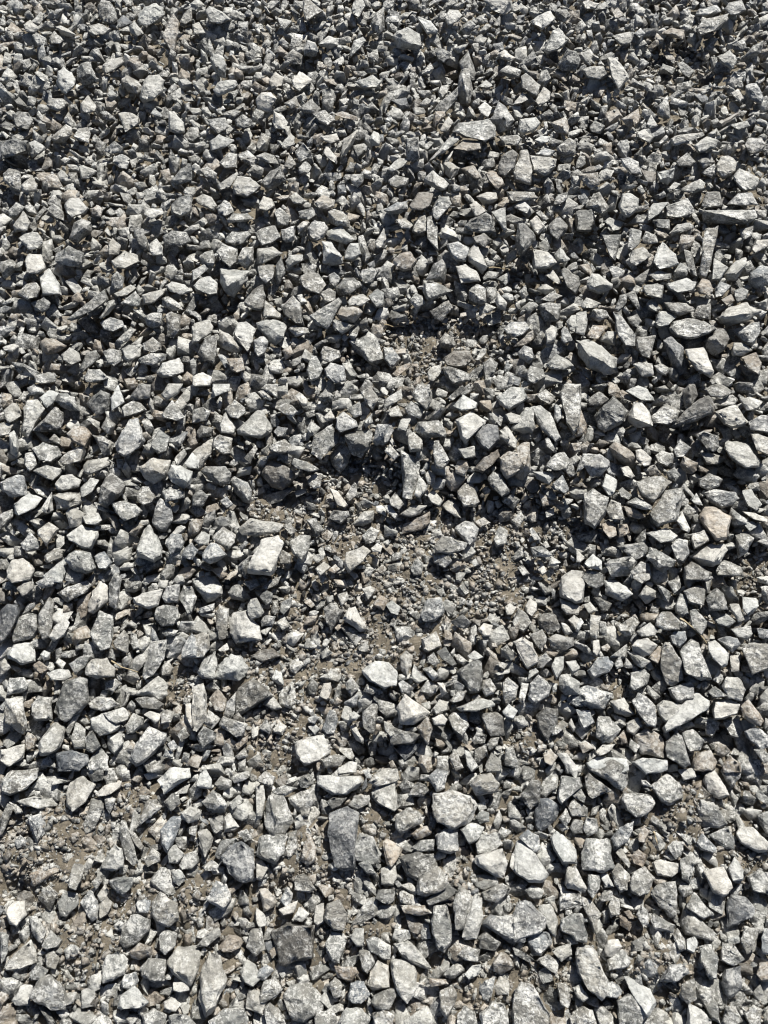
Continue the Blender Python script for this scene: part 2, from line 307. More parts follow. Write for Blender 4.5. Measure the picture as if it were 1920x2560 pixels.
# ---------------------------------------------------------------- stones traced in the photograph, each laid at its own place on the bed
DATA = """m 1280,2479 1303,2456 1330,2460 1357,2506 1380,2537 1373,2576 1280,2576
D 679,2329 717,2306 787,2313 783,2395 744,2406 702,2414 690,2364
p 1076,2016 1084,1986 1118,1976 1180,1986 1196,2013 1176,2055 1138,2074 1091,2059 1080,2032
U 821,2070 823,2032 868,2016 898,2032 871,2074 868,2101 889,2144 887,2171 864,2178 837,2167 825,2121
p 498,2445 521,2375 552,2387 567,2449 540,2522 513,2545 498,2495
m 702,2491 725,2460 767,2452 814,2495 810,2526 775,2537 760,2557 729,2553
p 1436,2387 1442,2364 1477,2360 1504,2406 1515,2449 1523,2491 1504,2503 1469,2472 1442,2433
d 133,1781 159,1706 197,1689 220,1695 223,1758 203,1781 165,1805
U 552,2144 571,2113 602,2103 633,2124 637,2167 633,2205 606,2209 571,2186
w 1280,2136 1295,2105 1319,2105 1346,2148 1373,2186 1357,2205 1322,2207 1292,2186 1280,2167
p 1440,850 1478,847 1512,873 1541,897 1546,931 1509,940 1469,920 1446,885
p 415,2402 444,2364 498,2364 502,2414 478,2468 459,2441 428,2437
m 1450,2136 1465,2094 1523,2097 1538,2167 1511,2182 1488,2167 1454,2175
p 976,2398 1026,2391 1045,2433 1037,2491 1018,2514 987,2476 979,2433
m 657,2036 671,1986 709,1989 733,2051 702,2101 682,2094 663,2063
m 1538,2499 1577,2483 1623,2503 1623,2537 1600,2560 1589,2576 1550,2568
w 616,1423 651,1374 654,1348 697,1336 710,1356 694,1388 688,1429 677,1440 619,1435
m 71,2491 100,2445 131,2437 166,2479 162,2522 127,2526 89,2506
u 1292,2290 1299,2248 1326,2256 1365,2294 1365,2321 1319,2329 1295,2356 1280,2360 1280,2306
m 1622,1287 1666,1226 1706,1218 1709,1241 1692,1304 1643,1319 1625,1304
m 521,2553 559,2522 613,2522 625,2553 602,2584 529,2584
m 1854,1622 1874,1608 1932,1611 1943,1643 1932,1671 1880,1687 1865,1654
m 1695,1625 1729,1593 1747,1608 1767,1666 1779,1698 1752,1700 1712,1686 1709,1654
u 1205,2310 1226,2286 1280,2290 1311,2306 1311,2356 1273,2356
u 321,1900 341,1860 373,1816 421,1831 411,1860 362,1903 339,1917
m 1398,983 1411,960 1452,960 1452,1076 1435,1087 1417,1058 1408,1012
d 588,1773 593,1718 625,1700 642,1700 683,1738 642,1764 591,1790
w 738,1854 807,1836 830,1877 804,1900 762,1917 749,1903 738,1880
w 571,1538 596,1524 616,1527 630,1553 648,1567 656,1599 610,1602 590,1612 575,1582
m 1650,1625 1663,1605 1680,1614 1706,1654 1709,1700 1677,1718 1666,1712 1651,1677
t 1742,1293 1764,1267 1787,1268 1828,1293 1819,1325 1819,1348 1790,1356 1767,1322
w 1395,1460 1403,1440 1429,1423 1458,1428 1463,1472 1458,1504 1440,1511 1400,1492
d 1486,1041 1504,1018 1533,989 1570,1029 1564,1055 1512,1082 1492,1061
d 297,2356 309,2313 336,2283 378,2298 378,2325 339,2364 309,2371
m 1457,1235 1483,1222 1521,1244 1518,1275 1486,1325 1462,1310
d 1473,1924 1527,1897 1565,1908 1573,1951 1558,1982 1519,1955
m 1080,2286 1084,2263 1118,2259 1122,2325 1134,2344 1111,2383 1095,2375 1080,2329
m 1199,2533 1230,2503 1265,2506 1273,2560 1242,2584 1203,2576
m 1001,1125 1021,1131 1048,1145 1050,1186 1029,1252 1009,1244 1003,1183
u 286,1108 324,1050 344,1044 362,1102 347,1122 310,1142 289,1128
m 640,2140 648,2090 679,2082 717,2090 709,2136 686,2163
m 378,2252 401,2229 444,2259 449,2298 420,2321 390,2306 378,2279
d 995,2144 1041,2132 1084,2136 1095,2167 1057,2190 1045,2202 1018,2190
m 1132,2256 1145,2213 1180,2205 1188,2236 1172,2275 1161,2321 1138,2327
B 654,1180 659,1163 680,1151 711,1160 739,1180 735,1209 706,1226 680,1218 659,1197
m 1669,821 1680,804 1724,795 1764,804 1793,821 1781,833 1729,849 1689,842
m 1623,2232 1650,2205 1689,2202 1697,2267 1689,2298 1670,2290 1646,2263
m 4,1947 23,1928 96,1920 93,1947 58,1978 23,1989 2,1978
w 902,1677 934,1654 972,1654 995,1683 992,1715 960,1721 923,1703
p 844,2553 864,2518 906,2522 929,2545 910,2584 848,2584
m 223,1585 249,1530 284,1538 281,1602 275,1622 252,1630 229,1605
m 876,853 920,827 943,847 960,897 943,917 926,911 885,876
m 1699,2313 1708,2267 1735,2283 1797,2337 1782,2352 1712,2337
U 1814,2256 1828,2236 1863,2240 1886,2267 1882,2294 1836,2310 1816,2325
p 164,1986 174,1955 204,1939 239,1962 216,2005 181,2032 166,2016
w 990,1770 1012,1735 1035,1750 1076,1779 1070,1793 1032,1813 998,1813
m 1131,330 1145,307 1220,299 1238,321 1239,344 1215,356 1163,343
m 1627,1966 1666,1932 1704,1959 1708,1993 1677,2015 1650,2005
w 792,1962 794,1939 833,1943 902,1939 906,1955 879,1978 868,1989 833,1989
w 1700,1761 1741,1729 1776,1752 1770,1773 1715,1807 1660,1836 1654,1819 1692,1802 1718,1784
b 1580,1839 1619,1819 1654,1839 1663,1897 1640,1891 1602,1886
p 341,1374 359,1322 373,1310 399,1348 408,1394 385,1406 344,1391
m 1041,2213 1057,2182 1091,2165 1122,2186 1115,2221 1064,2240 1045,2236
u 1440,1724 1469,1712 1533,1735 1512,1773 1475,1773 1440,1758
m 1755,526 1816,529 1886,525 1893,544 1874,558 1816,561 1758,555
U 1334,2051 1342,1997 1369,1993 1400,2013 1392,2051 1349,2086
p 1813,1105 1836,1100 1874,1110 1900,1154 1897,1168 1865,1170 1822,1142 1810,1122
p 538,1680 549,1657 578,1634 604,1640 622,1669 619,1686 596,1703 567,1695 535,1695
m 1554,2001 1558,1982 1623,1982 1639,2009 1619,2036 1589,2047 1565,2024
m 1743,2051 1749,1997 1785,2005 1820,2059 1805,2074 1755,2067
m 12,1747 58,1739 62,1787 68,1825 58,1836 14,1807
D 1671,1067 1718,1029 1747,998 1773,987 1792,1018 1781,1035 1729,1058 1695,1067
p 591,1076 642,1024 659,1027 680,1070 677,1082 654,1095 596,1087
m 781,1099 787,1087 833,1058 850,1099 836,1116 801,1151 778,1134
p 549,680 552,670 625,677 619,700 602,726 587,746 558,726 549,706
p 257,2418 270,2387 297,2375 322,2398 316,2433 282,2456 258,2458
w 1466,1909 1495,1891 1567,1897 1573,1926 1541,1938 1475,1932
p 1792,795 1822,766 1868,756 1900,778 1874,801 1822,816 1799,807
m 881,2124 898,2082 933,2090 952,2136 945,2171 925,2148 891,2151
w 1184,2155 1188,2140 1230,2136 1257,2121 1269,2159 1261,2198 1246,2194 1196,2167
p 8,2418 35,2383 77,2348 95,2383 93,2406 50,2425 15,2427
U 137,1883 179,1874 223,1886 223,1906 197,1929 145,1929
m 1590,1206 1614,1194 1657,1187 1677,1206 1660,1226 1634,1261 1602,1241
w 1722,1391 1764,1362 1810,1358 1819,1374 1805,1403 1784,1420 1750,1411
p 97,1857 133,1807 145,1802 166,1819 150,1871 130,1886 98,1890
m 1761,570 1797,562 1787,619 1776,665 1764,697 1747,694 1754,630
d 1142,1680 1180,1654 1191,1647 1204,1654 1206,1695 1200,1732 1171,1735
w 1153,2344 1174,2279 1188,2229 1205,2244 1207,2294 1192,2348 1161,2350
d 30,1582 41,1547 72,1531 93,1535 95,1573 87,1596 58,1602 32,1608
p 480,1718 509,1706 518,1741 515,1793 492,1831 480,1828
w 1836,2082 1847,2065 1886,2070 1920,2105 1936,2124 1897,2132 1851,2109
d 860,1087 873,1079 928,1073 934,1082 926,1119 902,1145 879,1136 865,1105
m 1663,1854 1692,1828 1706,1839 1726,1912 1712,1920 1666,1894
p 929,1982 945,1959 987,1955 999,2016 987,2030 949,2013 929,1997
D 252,1212 278,1180 315,1209 304,1238 266,1267 246,1261
p 347,1168 385,1142 427,1151 417,1191 382,1213 356,1191
p 593,1322 625,1296 654,1301 683,1304 711,1310 700,1330 636,1342 604,1336
U 1657,850 1677,842 1709,868 1718,923 1700,944 1686,931 1669,891
w 1758,2178 1809,2163 1820,2194 1836,2221 1809,2244 1782,2232 1774,2205
w 1375,2094 1388,2074 1407,2086 1442,2124 1442,2159 1407,2159 1384,2124
m 1400,2298 1430,2283 1454,2286 1469,2337 1469,2360 1442,2352 1403,2325
w 1716,2560 1720,2506 1755,2522 1782,2553 1778,2580 1720,2580
m 808,2298 817,2259 848,2248 871,2286 860,2329 833,2325
p 480,1446 538,1440 555,1463 557,1486 518,1511 497,1481 483,1463
p 58,1018 69,1001 95,998 113,1021 87,1058 69,1102 55,1082
m 1866,2190 1897,2175 1936,2182 1936,2244 1882,2225
w 393,1951 424,1920 475,1920 478,1943 436,1970 409,1986
u 1579,1752 1596,1732 1616,1741 1640,1764 1641,1822 1619,1816 1596,1787
w 17,1426 29,1403 58,1394 87,1420 84,1435 75,1452 29,1458 14,1446
p 639,807 665,797 700,801 719,819 711,845 688,865 665,842 645,824
w 168,1339 203,1312 246,1327 246,1345 226,1377 203,1371 171,1351
m 161,1397 185,1374 226,1382 242,1417 231,1430 214,1435 174,1420
U 1801,2460 1812,2418 1851,2414 1855,2472 1820,2499
p 918,2464 925,2425 945,2402 972,2414 978,2472 933,2476
m 349,2422 370,2395 417,2395 409,2452 386,2456 351,2441
u 1089,2090 1115,2067 1145,2074 1149,2128 1126,2136 1091,2124
D 1761,853 1787,819 1813,819 1825,847 1816,871 1787,894 1764,876
m 1488,1813 1495,1790 1524,1790 1553,1822 1533,1857 1507,1857 1492,1845
m 1573,2209 1585,2178 1612,2167 1637,2194 1623,2232 1600,2242 1577,2229
m 1747,2364 1778,2360 1795,2391 1793,2449 1774,2452 1751,2402
m 814,2356 829,2329 871,2337 860,2375 848,2410 829,2406 814,2379
p 359,203 370,188 399,185 412,200 408,229 385,249 359,260 347,246 356,226
D 1339,1790 1365,1767 1394,1773 1394,1810 1368,1854 1345,1822
u 380,1301 391,1258 401,1244 428,1264 433,1301 417,1327 402,1332 382,1313
m 374,2202 401,2167 424,2175 447,2236 432,2242 386,2221
U 0,1527 17,1509 43,1512 49,1533 23,1585 0,1619
p 1329,1018 1351,1012 1377,1032 1403,1096 1391,1108 1374,1087 1353,1076 1339,1047
U 1183,1087 1194,1070 1220,1060 1244,1064 1251,1099 1223,1131 1200,1116
m 1423,2537 1454,2514 1481,2526 1492,2560 1473,2576 1430,2576
p 983,2360 1018,2348 1041,2367 1080,2422 1049,2418 1006,2395
w 16,1637 32,1611 75,1605 87,1622 90,1654 52,1663 20,1645
w 1712,873 1758,868 1770,900 1787,931 1776,947 1744,926 1718,897
t 1249,1145 1267,1128 1296,1131 1313,1157 1301,1177 1267,1199 1249,1174
w 1139,1050 1180,1028 1216,1053 1212,1061 1186,1070 1163,1110 1151,1099
p 980,93 992,78 1018,69 1047,87 1055,113 1038,127 1012,127 992,119
u 0,1206 41,1186 61,1189 69,1218 67,1241 29,1245 3,1226
w 1558,2441 1565,2439 1627,2472 1639,2510 1619,2545 1612,2506 1573,2476
p 1784,1029 1839,1011 1871,1055 1862,1064 1831,1071 1810,1061
w 1758,1951 1770,1928 1785,1924 1816,1966 1824,1989 1797,2001 1770,1986
p 213,1666 229,1648 266,1645 289,1671 289,1692 260,1692 240,1696 214,1686
p 1239,992 1278,969 1307,969 1322,996 1272,1028 1249,1012
w 1567,1044 1585,1006 1599,1001 1625,1032 1634,1067 1590,1067 1567,1055
m 297,2074 303,2049 316,2053 328,2094 347,2159 336,2167 312,2151
m 1174,1962 1192,1939 1226,1932 1250,1959 1242,1982 1188,1988
d 95,1535 124,1492 137,1498 130,1550 127,1593 110,1596 95,1579
w 1284,1605 1307,1590 1330,1608 1349,1651 1319,1674 1301,1648
m 206,2067 228,1997 255,1993 260,2020 235,2074 212,2090
m 991,2036 1026,2016 1064,2040 1057,2055 1026,2063 1003,2086 987,2074
w 218,1515 231,1478 252,1453 269,1463 279,1495 255,1518 234,1537 218,1530
D 1287,602 1296,558 1307,557 1336,578 1338,602 1304,645 1290,625
m 78,1761 95,1738 127,1744 133,1799 87,1802 77,1787
m 1392,1997 1403,1939 1450,1943 1457,1966 1434,1986 1403,2013
u 1226,298 1246,255 1267,269 1287,301 1270,327 1244,336
u 401,2074 428,2043 459,2036 444,2082 417,2136 403,2113
d 137,633 171,615 211,633 211,656 197,667 150,664 139,654
p 1284,431 1304,376 1319,376 1332,428 1327,463 1287,451
u 1319,1744 1325,1709 1345,1686 1377,1715 1374,1741 1336,1764
d 0,353 38,347 72,352 72,379 38,388 0,402
m 717,1993 771,1970 785,2001 771,2043 756,2043
w 1632,656 1645,616 1656,602 1689,636 1696,659 1677,671 1648,675
p 295,2518 301,2491 336,2464 372,2506 351,2522 305,2524
p 339,1732 373,1706 396,1689 422,1709 420,1738 405,1752 379,1738 341,1738
d 1160,564 1177,549 1215,531 1229,538 1241,581 1191,583 1163,575
u 513,2248 540,2202 567,2209 579,2248 559,2275 536,2259
u 1317,2348 1342,2325 1373,2329 1380,2360 1353,2391 1330,2383
u 1050,1535 1067,1498 1105,1492 1112,1533 1087,1553 1058,1556
p 1643,1764 1657,1748 1700,1761 1718,1781 1692,1799 1663,1807 1645,1787
m 1034,1076 1044,1055 1096,1050 1113,1073 1116,1093 1058,1095
m 1084,1365 1105,1339 1128,1342 1168,1359 1163,1374 1122,1388 1087,1382
m 1151,174 1163,169 1174,174 1180,226 1177,255 1168,268 1151,260 1142,231
m 875,2317 918,2244 945,2240 945,2286 902,2313
m 1614,1391 1625,1368 1654,1377 1689,1403 1686,1417 1660,1432 1640,1423
u 1758,1232 1787,1222 1839,1232 1848,1246 1831,1264 1805,1270 1773,1255
w 1780,1781 1784,1752 1816,1745 1851,1761 1845,1784 1810,1796 1784,1799
D 1200,1784 1238,1779 1261,1790 1261,1839 1226,1842 1215,1813
p 1188,2109 1203,2086 1250,2082 1257,2109 1230,2132 1192,2136
w 1577,1906 1605,1894 1669,1900 1671,1926 1614,1938
p 132,1238 162,1229 203,1232 220,1252 174,1272 142,1272
d 386,1535 393,1518 417,1508 446,1518 448,1547 434,1562 405,1567 391,1556
p 922,1955 949,1920 995,1920 1001,1947 987,1959 941,1970
p 580,463 593,440 625,443 654,466 642,480 619,492 584,489
u 1589,2418 1619,2383 1650,2398 1650,2449 1608,2441
m 356,1689 385,1654 376,1602 417,1599 411,1648 382,1689 362,1700
m 772,790 816,764 847,743 855,755 824,798 819,824 792,813
m 1509,1406 1562,1400 1585,1385 1592,1403 1573,1440 1527,1440
p 247,2171 270,2132 289,2109 305,2121 312,2171 289,2178
w 1509,1449 1538,1449 1576,1472 1583,1486 1556,1505 1541,1498 1512,1486
w 98,688 122,672 150,706 155,740 107,738 100,711
b 1728,1909 1741,1886 1776,1874 1794,1906 1784,1929 1732,1929
D 502,1177 512,1165 564,1165 578,1183 575,1209 552,1215 523,1200
w 8,2275 31,2252 62,2252 66,2286 42,2319 23,2310
m 355,2537 386,2518 417,2537 409,2576 363,2576
m 659,2522 675,2506 702,2526 717,2557 706,2576 671,2576
d 82,1076 139,1016 158,1032 156,1070 124,1079 90,1079
u 1831,824 1900,800 1903,827 1883,862 1868,862 1845,845
p 613,2522 621,2472 640,2468 671,2499 656,2537
p 1803,1715 1816,1692 1845,1692 1865,1724 1854,1752 1822,1747
m 783,2545 798,2526 833,2526 848,2557 833,2576 790,2576
d 216,1009 252,973 275,986 276,1024 246,1041 229,1029
m 827,1134 842,1113 853,1106 878,1125 873,1157 850,1186 830,1163
b 422,49 434,32 447,52 446,84 437,133 428,136 417,116 407,93 414,67
p 1409,2213 1415,2167 1438,2163 1469,2221 1461,2232 1419,2221
u 1871,703 1874,680 1903,662 1926,668 1926,711 1891,722 1874,717
p 347,38 362,20 385,9 408,20 411,38 396,55 373,65 350,65 344,52
m 749,694 766,680 795,683 816,711 801,738 772,729 752,714
m 1142,1229 1168,1197 1180,1206 1200,1255 1191,1267 1160,1267 1145,1246
m 1396,2252 1400,2221 1454,2232 1457,2263 1400,2279
m 143,2256 162,2225 197,2232 197,2259 166,2294 150,2290
w 581,836 596,807 616,804 638,824 630,865 619,882 599,853
m 1622,1044 1666,1009 1700,1029 1692,1053 1669,1063 1631,1058
u 68,2043 108,2032 125,2055 116,2082 93,2109 77,2074
w 418,1183 428,1163 451,1163 480,1180 475,1212 460,1222 428,1206
d 1440,526 1483,521 1489,564 1475,581 1440,578
m 480,1588 503,1582 523,1585 526,1619 509,1643 480,1648
d 1303,1986 1330,1947 1353,1955 1349,2005 1326,2024 1311,2009
m 1099,2476 1134,2460 1142,2491 1118,2553 1099,2522
u 1533,781 1556,792 1589,839 1588,865 1564,865 1544,839
d 703,764 732,738 749,758 762,816 740,810 711,787
m 648,2491 659,2452 686,2441 709,2472 686,2499 652,2506
p 224,1799 255,1784 275,1805 304,1813 278,1836 249,1841 229,1819
m 276,1255 312,1252 339,1261 356,1278 347,1290 312,1304 289,1281
w 1517,142 1538,145 1564,179 1573,197 1547,229 1527,191
p 480,1131 509,1105 532,1099 529,1131 503,1174 480,1168
p 859,1411 865,1382 908,1365 928,1377 908,1403 871,1435
w 1629,2155 1639,2148 1700,2159 1708,2175 1681,2194 1643,2190
u 868,2499 875,2456 910,2452 925,2487 902,2510 879,2510
B 1105,897 1134,876 1174,879 1186,900 1163,920 1116,914
u 1466,1677 1495,1643 1521,1640 1535,1657 1527,1680 1481,1698
w 0,1874 43,1865 64,1860 61,1894 23,1917 0,1903
d 1709,1417 1729,1406 1781,1432 1773,1452 1709,1452
m 81,1122 107,1105 145,1116 153,1139 127,1157 98,1151
u 1457,1163 1498,1134 1524,1151 1524,1168 1498,1191 1481,1194
m 503,2005 532,1974 552,1986 571,2013 563,2032 532,2034
d 168,798 203,769 263,722 273,749 231,778 179,801
m 217,1909 249,1865 269,1886 272,1929 220,1929
m 723,1356 749,1336 778,1339 772,1377 755,1406 732,1385
m 1738,72 1758,49 1823,33 1819,52 1787,78 1747,90
w 331,1495 365,1481 409,1472 396,1512 373,1524 333,1508
m 914,2348 933,2340 976,2364 979,2398 960,2402 925,2379
u 1669,1721 1700,1712 1724,1703 1735,1715 1735,1744 1692,1758 1677,1744
b 1521,1116 1538,1105 1556,1113 1593,1142 1585,1165 1562,1163 1530,1139
p 1463,711 1478,683 1498,685 1533,711 1530,723 1501,738 1472,726
p 598,2429 617,2398 640,2414 656,2441 633,2468 610,2460
p 1325,388 1348,393 1391,399 1391,417 1362,443 1330,428
m 139,1483 197,1457 220,1450 229,1463 220,1478 168,1508
d 1801,1928 1820,1897 1855,1912 1851,1943 1832,1970 1816,1955
m 1770,2090 1820,2063 1839,2105 1836,2128 1816,2124
d 174,596 185,555 208,547 231,555 229,578 191,613 179,604
p 1833,440 1848,422 1900,446 1888,475 1860,480 1836,454
p 1546,521 1556,486 1576,480 1599,497 1596,523 1573,544 1562,544
m 922,2503 949,2479 987,2472 991,2491 972,2526 941,2522
d 1461,1943 1473,1932 1531,1976 1481,1997 1469,1989
m 1142,2537 1161,2514 1188,2526 1192,2560 1172,2576 1145,2576
b 1293,1116 1307,1105 1325,1105 1327,1177 1307,1200 1287,1194 1307,1168
m 1851,2348 1859,2313 1897,2321 1886,2383 1866,2387
w 392,934 405,908 448,894 461,914 460,931 428,943 405,944
d 497,882 512,845 541,836 542,894 535,911 509,900
d 1763,1495 1790,1467 1813,1489 1822,1524 1773,1528
p 1342,2263 1376,2259 1396,2298 1388,2344 1373,2329
d 610,755 630,726 656,711 665,740 658,778 633,775 613,764
D 1244,414 1252,391 1281,372 1296,385 1287,417 1264,446 1246,437
p 492,1680 509,1645 538,1628 544,1660 535,1695 503,1698
m 1637,1547 1654,1528 1677,1530 1702,1556 1700,1576 1666,1576 1640,1564
u 1860,1828 1891,1815 1920,1839 1932,1868 1903,1874 1874,1851
d 1391,165 1417,124 1440,127 1452,150 1440,179 1406,179
w 804,602 827,607 858,642 856,659 827,665 808,659
u 1136,1322 1163,1301 1186,1307 1197,1322 1191,1351 1174,1368 1157,1345
u 1523,2097 1550,2067 1585,2053 1581,2082 1565,2105 1535,2128
p 480,813 523,795 535,816 529,833 497,856 480,859
w 1768,1605 1787,1598 1822,1631 1819,1663 1805,1669 1781,1645 1770,1625
b 166,1084 185,1064 214,1067 231,1087 214,1121 179,1105
p 1397,1689 1417,1683 1449,1706 1449,1738 1414,1738 1397,1724
d 1348,761 1377,755 1403,758 1397,804 1365,807 1351,787
w 35,1261 72,1232 107,1246 87,1270 46,1290 35,1284
p 1789,414 1802,391 1822,388 1842,405 1839,428 1807,451 1790,428
m 617,2367 625,2325 652,2317 664,2375 637,2391
u 1650,2452 1673,2410 1712,2410 1724,2433 1689,2456
m 1747,2487 1774,2472 1797,2522 1801,2560 1778,2549
d 960,1813 998,1831 1053,1836 1035,1860 980,1862
d 649,457 677,428 703,414 717,451 691,469 665,475
m 1716,2267 1735,2229 1785,2286 1762,2302
m 694,1744 706,1721 735,1698 743,1752 726,1773 700,1761
d 243,17 252,0 275,3 289,23 295,52 278,62 258,55 246,38
m 1527,2178 1546,2155 1573,2186 1569,2225 1550,2232 1535,2209
m 1801,2402 1805,2356 1836,2360 1859,2398 1832,2414
d 427,512 446,492 480,486 480,529 451,541 428,535
m 639,581 659,567 688,565 701,593 677,613 654,617 642,599
w 1332,662 1333,622 1371,630 1393,656 1377,672 1336,672
m 1029,986 1044,960 1073,960 1080,980 1079,1006 1067,1027 1055,1015 1035,998
d 905,1781 937,1752 946,1767 940,1816 931,1836 908,1822
p 104,1440 139,1417 165,1394 168,1423 156,1458 110,1458
m 1203,2232 1257,2205 1280,2221 1242,2259 1211,2252
D 1368,1596 1391,1585 1435,1593 1435,1614 1400,1635 1377,1619
D 1342,1550 1359,1530 1388,1535 1403,1570 1371,1588 1348,1567
u 1868,1055 1903,1038 1932,1041 1932,1084 1903,1082 1874,1073
m 1057,729 1061,706 1090,706 1134,726 1099,743 1067,753
w 145,179 159,166 179,182 191,203 185,220 165,237 153,229 142,203
m 929,2533 956,2522 987,2537 979,2572 937,2572
m 983,1564 1027,1567 1053,1593 1012,1614 989,1602
m 1119,1793 1134,1781 1165,1784 1173,1813 1157,1845 1131,1825
w 61,654 69,633 104,636 116,671 95,687 69,684
m 1703,1831 1732,1822 1761,1851 1752,1874 1721,1883
m 539,1535 549,1514 573,1521 570,1556 564,1596 547,1602 541,1570
b 1851,1767 1871,1747 1912,1802 1903,1816 1877,1807 1857,1793
m 1359,127 1382,78 1397,71 1423,98 1403,122 1368,136
m 397,2337 417,2321 444,2333 440,2364 413,2389 399,2375
D 807,1521 830,1507 859,1524 850,1547 827,1582 816,1556
d 1540,1365 1611,1355 1622,1371 1614,1391 1590,1400 1562,1382
m 447,1492 460,1463 480,1466 492,1492 480,1535 469,1538
m 1805,1802 1845,1784 1860,1825 1851,1848 1825,1842
m 1660,515 1703,518 1718,497 1741,529 1715,541 1689,547 1663,541
d 404,590 428,575 466,581 480,604 451,615 414,613
p 42,2003 85,1991 143,1997 143,2013 112,2024 69,2016
u 575,1203 587,1191 619,1206 630,1229 625,1258 607,1255 587,1229
u 505,1385 526,1356 544,1359 570,1388 526,1411 506,1400
w 29,2503 50,2464 85,2460 73,2514 39,2516
b 1230,2406 1253,2379 1273,2387 1288,2418 1253,2437 1234,2429
m 542,630 555,609 594,622 593,656 575,671 555,654
u 810,923 827,908 862,914 865,955 839,960 816,943
m 1784,1423 1810,1400 1857,1420 1857,1440 1787,1440
d 1449,1443 1469,1423 1512,1434 1509,1463 1492,1472 1469,1466
u 1677,1365 1695,1342 1718,1351 1725,1385 1709,1408 1689,1400
m 1519,2398 1558,2371 1577,2406 1573,2418 1519,2429
d 1066,2252 1115,2209 1149,2229 1118,2252 1072,2263
w 1577,1614 1593,1599 1619,1595 1645,1614 1625,1637 1602,1643 1582,1628
B 1022,515 1047,480 1087,480 1076,515 1053,529 1029,523
u 1901,2344 1909,2321 1936,2321 1936,2391 1905,2383
m 1484,2522 1500,2510 1531,2537 1538,2572 1500,2572
w 1168,630 1186,607 1200,625 1219,668 1206,687 1186,665 1171,654
u 1116,610 1145,603 1174,619 1165,654 1142,656 1128,642
m 1255,1706 1270,1692 1297,1715 1290,1747 1264,1767 1255,1741
m 1706,1478 1747,1462 1764,1475 1761,1515 1721,1507
p 483,714 503,694 526,691 545,709 544,735 526,739 489,726
u 199,2256 224,2225 247,2252 243,2298 228,2306 216,2271
m 1359,1168 1388,1134 1411,1129 1426,1151 1417,1174 1388,1178
m 1890,2036 1920,2028 1944,2047 1936,2094 1913,2082
d 414,787 428,779 451,787 451,824 434,847 417,842
m 1724,1524 1738,1522 1773,1553 1755,1592 1729,1570 1724,1550
d 1105,917 1128,917 1183,937 1174,952 1134,960 1113,943
w 135,1212 153,1189 179,1186 204,1200 200,1218 159,1229 142,1223
p 1149,2074 1180,2055 1211,2067 1196,2101 1172,2113
m 1805,2553 1812,2514 1839,2514 1855,2553 1832,2576
p 278,654 312,628 344,639 350,654 312,672 284,671
d 1218,1197 1232,1180 1252,1183 1274,1226 1272,1235 1255,1244 1226,1215
m 17,1715 23,1695 61,1692 74,1709 69,1729 17,1738
p 547,821 581,842 610,873 593,885 549,868
p 1310,1055 1313,1018 1330,1018 1339,1067 1330,1082 1307,1084 1275,1073
d 191,174 203,156 226,156 229,185 243,200 231,213 208,211 191,200
b 839,787 853,766 897,769 908,781 885,807 853,807
b 73,2186 100,2167 150,2163 150,2178 100,2202 85,2217
b 752,2148 760,2109 775,2086 790,2117 790,2151 767,2167
d 1590,842 1640,839 1625,897 1605,891 1592,873
p 810,578 853,565 885,599 868,613 816,596
w 1139,665 1163,661 1191,677 1204,704 1151,709 1145,683
w 162,512 174,494 197,497 223,521 214,535 179,544 165,532
m 528,1345 558,1316 591,1336 587,1356 570,1377 552,1359
m 1836,1336 1860,1327 1886,1345 1868,1380 1845,1397
b 982,654 998,633 1027,628 1041,651 1029,674 1006,677 986,665
d 1738,1087 1758,1076 1796,1090 1799,1119 1784,1131 1764,1122
m 338,2074 366,2001 393,1997 407,2016 386,2036 355,2059
m 1572,1718 1579,1683 1611,1671 1625,1686 1619,1712 1585,1728
b 1890,2437 1897,2406 1936,2402 1936,2452 1901,2452
p 1139,1770 1197,1745 1229,1750 1239,1764 1189,1779 1151,1779
d 1064,700 1084,659 1105,648 1115,659 1113,711 1090,703
p 45,596 61,584 95,580 110,607 101,623 72,625 55,607
m 1697,2491 1704,2460 1735,2445 1743,2499 1720,2510
m 1457,2267 1450,2236 1481,2252 1496,2279 1492,2337 1469,2290
t 958,2105 968,2096 1010,2121 995,2132 979,2171 966,2159
m 1184,2217 1192,2186 1242,2190 1246,2209 1211,2232
m 270,2202 301,2190 332,2194 332,2217 305,2240 285,2225
d 1014,347 1047,341 1050,396 1032,408 1015,396
m 170,2198 185,2155 212,2163 204,2202 189,2227 172,2221
m 548,1813 558,1790 578,1805 619,1810 607,1842 590,1844
p 1209,0 1281,0 1284,23 1261,38 1238,30 1220,17
u 769,570 787,549 810,555 821,570 810,596 790,604 772,593
m 819,529 836,522 865,535 876,558 873,573 842,567 821,555
d 840,723 859,694 885,694 905,714 873,738 850,740
u 1066,1943 1095,1920 1122,1928 1111,1970 1091,1978
p 207,1163 217,1151 272,1142 275,1163 223,1189 211,1183
m 176,1845 191,1805 214,1822 214,1871 185,1874
p 1874,1082 1894,1082 1932,1099 1920,1139 1891,1125
m 1084,1102 1096,1102 1125,1151 1110,1171 1090,1171 1082,1134
m 376,1108 399,1073 425,1093 417,1128 396,1136 379,1119
u 1833,1186 1845,1168 1880,1171 1903,1191 1886,1212 1857,1206
w 1666,711 1718,694 1739,706 1735,726 1692,735 1671,723
p 951,2213 952,2171 987,2159 995,2190 983,2215
u 839,1044 859,1029 891,1053 897,1067 850,1082 839,1070
w 1524,1752 1559,1744 1590,1787 1567,1794 1535,1781
m 532,1096 549,1087 581,1096 578,1134 558,1139 532,1116
D 1369,564 1397,538 1420,564 1417,578 1394,602 1374,584
p 1810,688 1839,651 1865,642 1868,659 1839,703 1816,703
b 544,2367 571,2337 610,2344 602,2371 559,2383
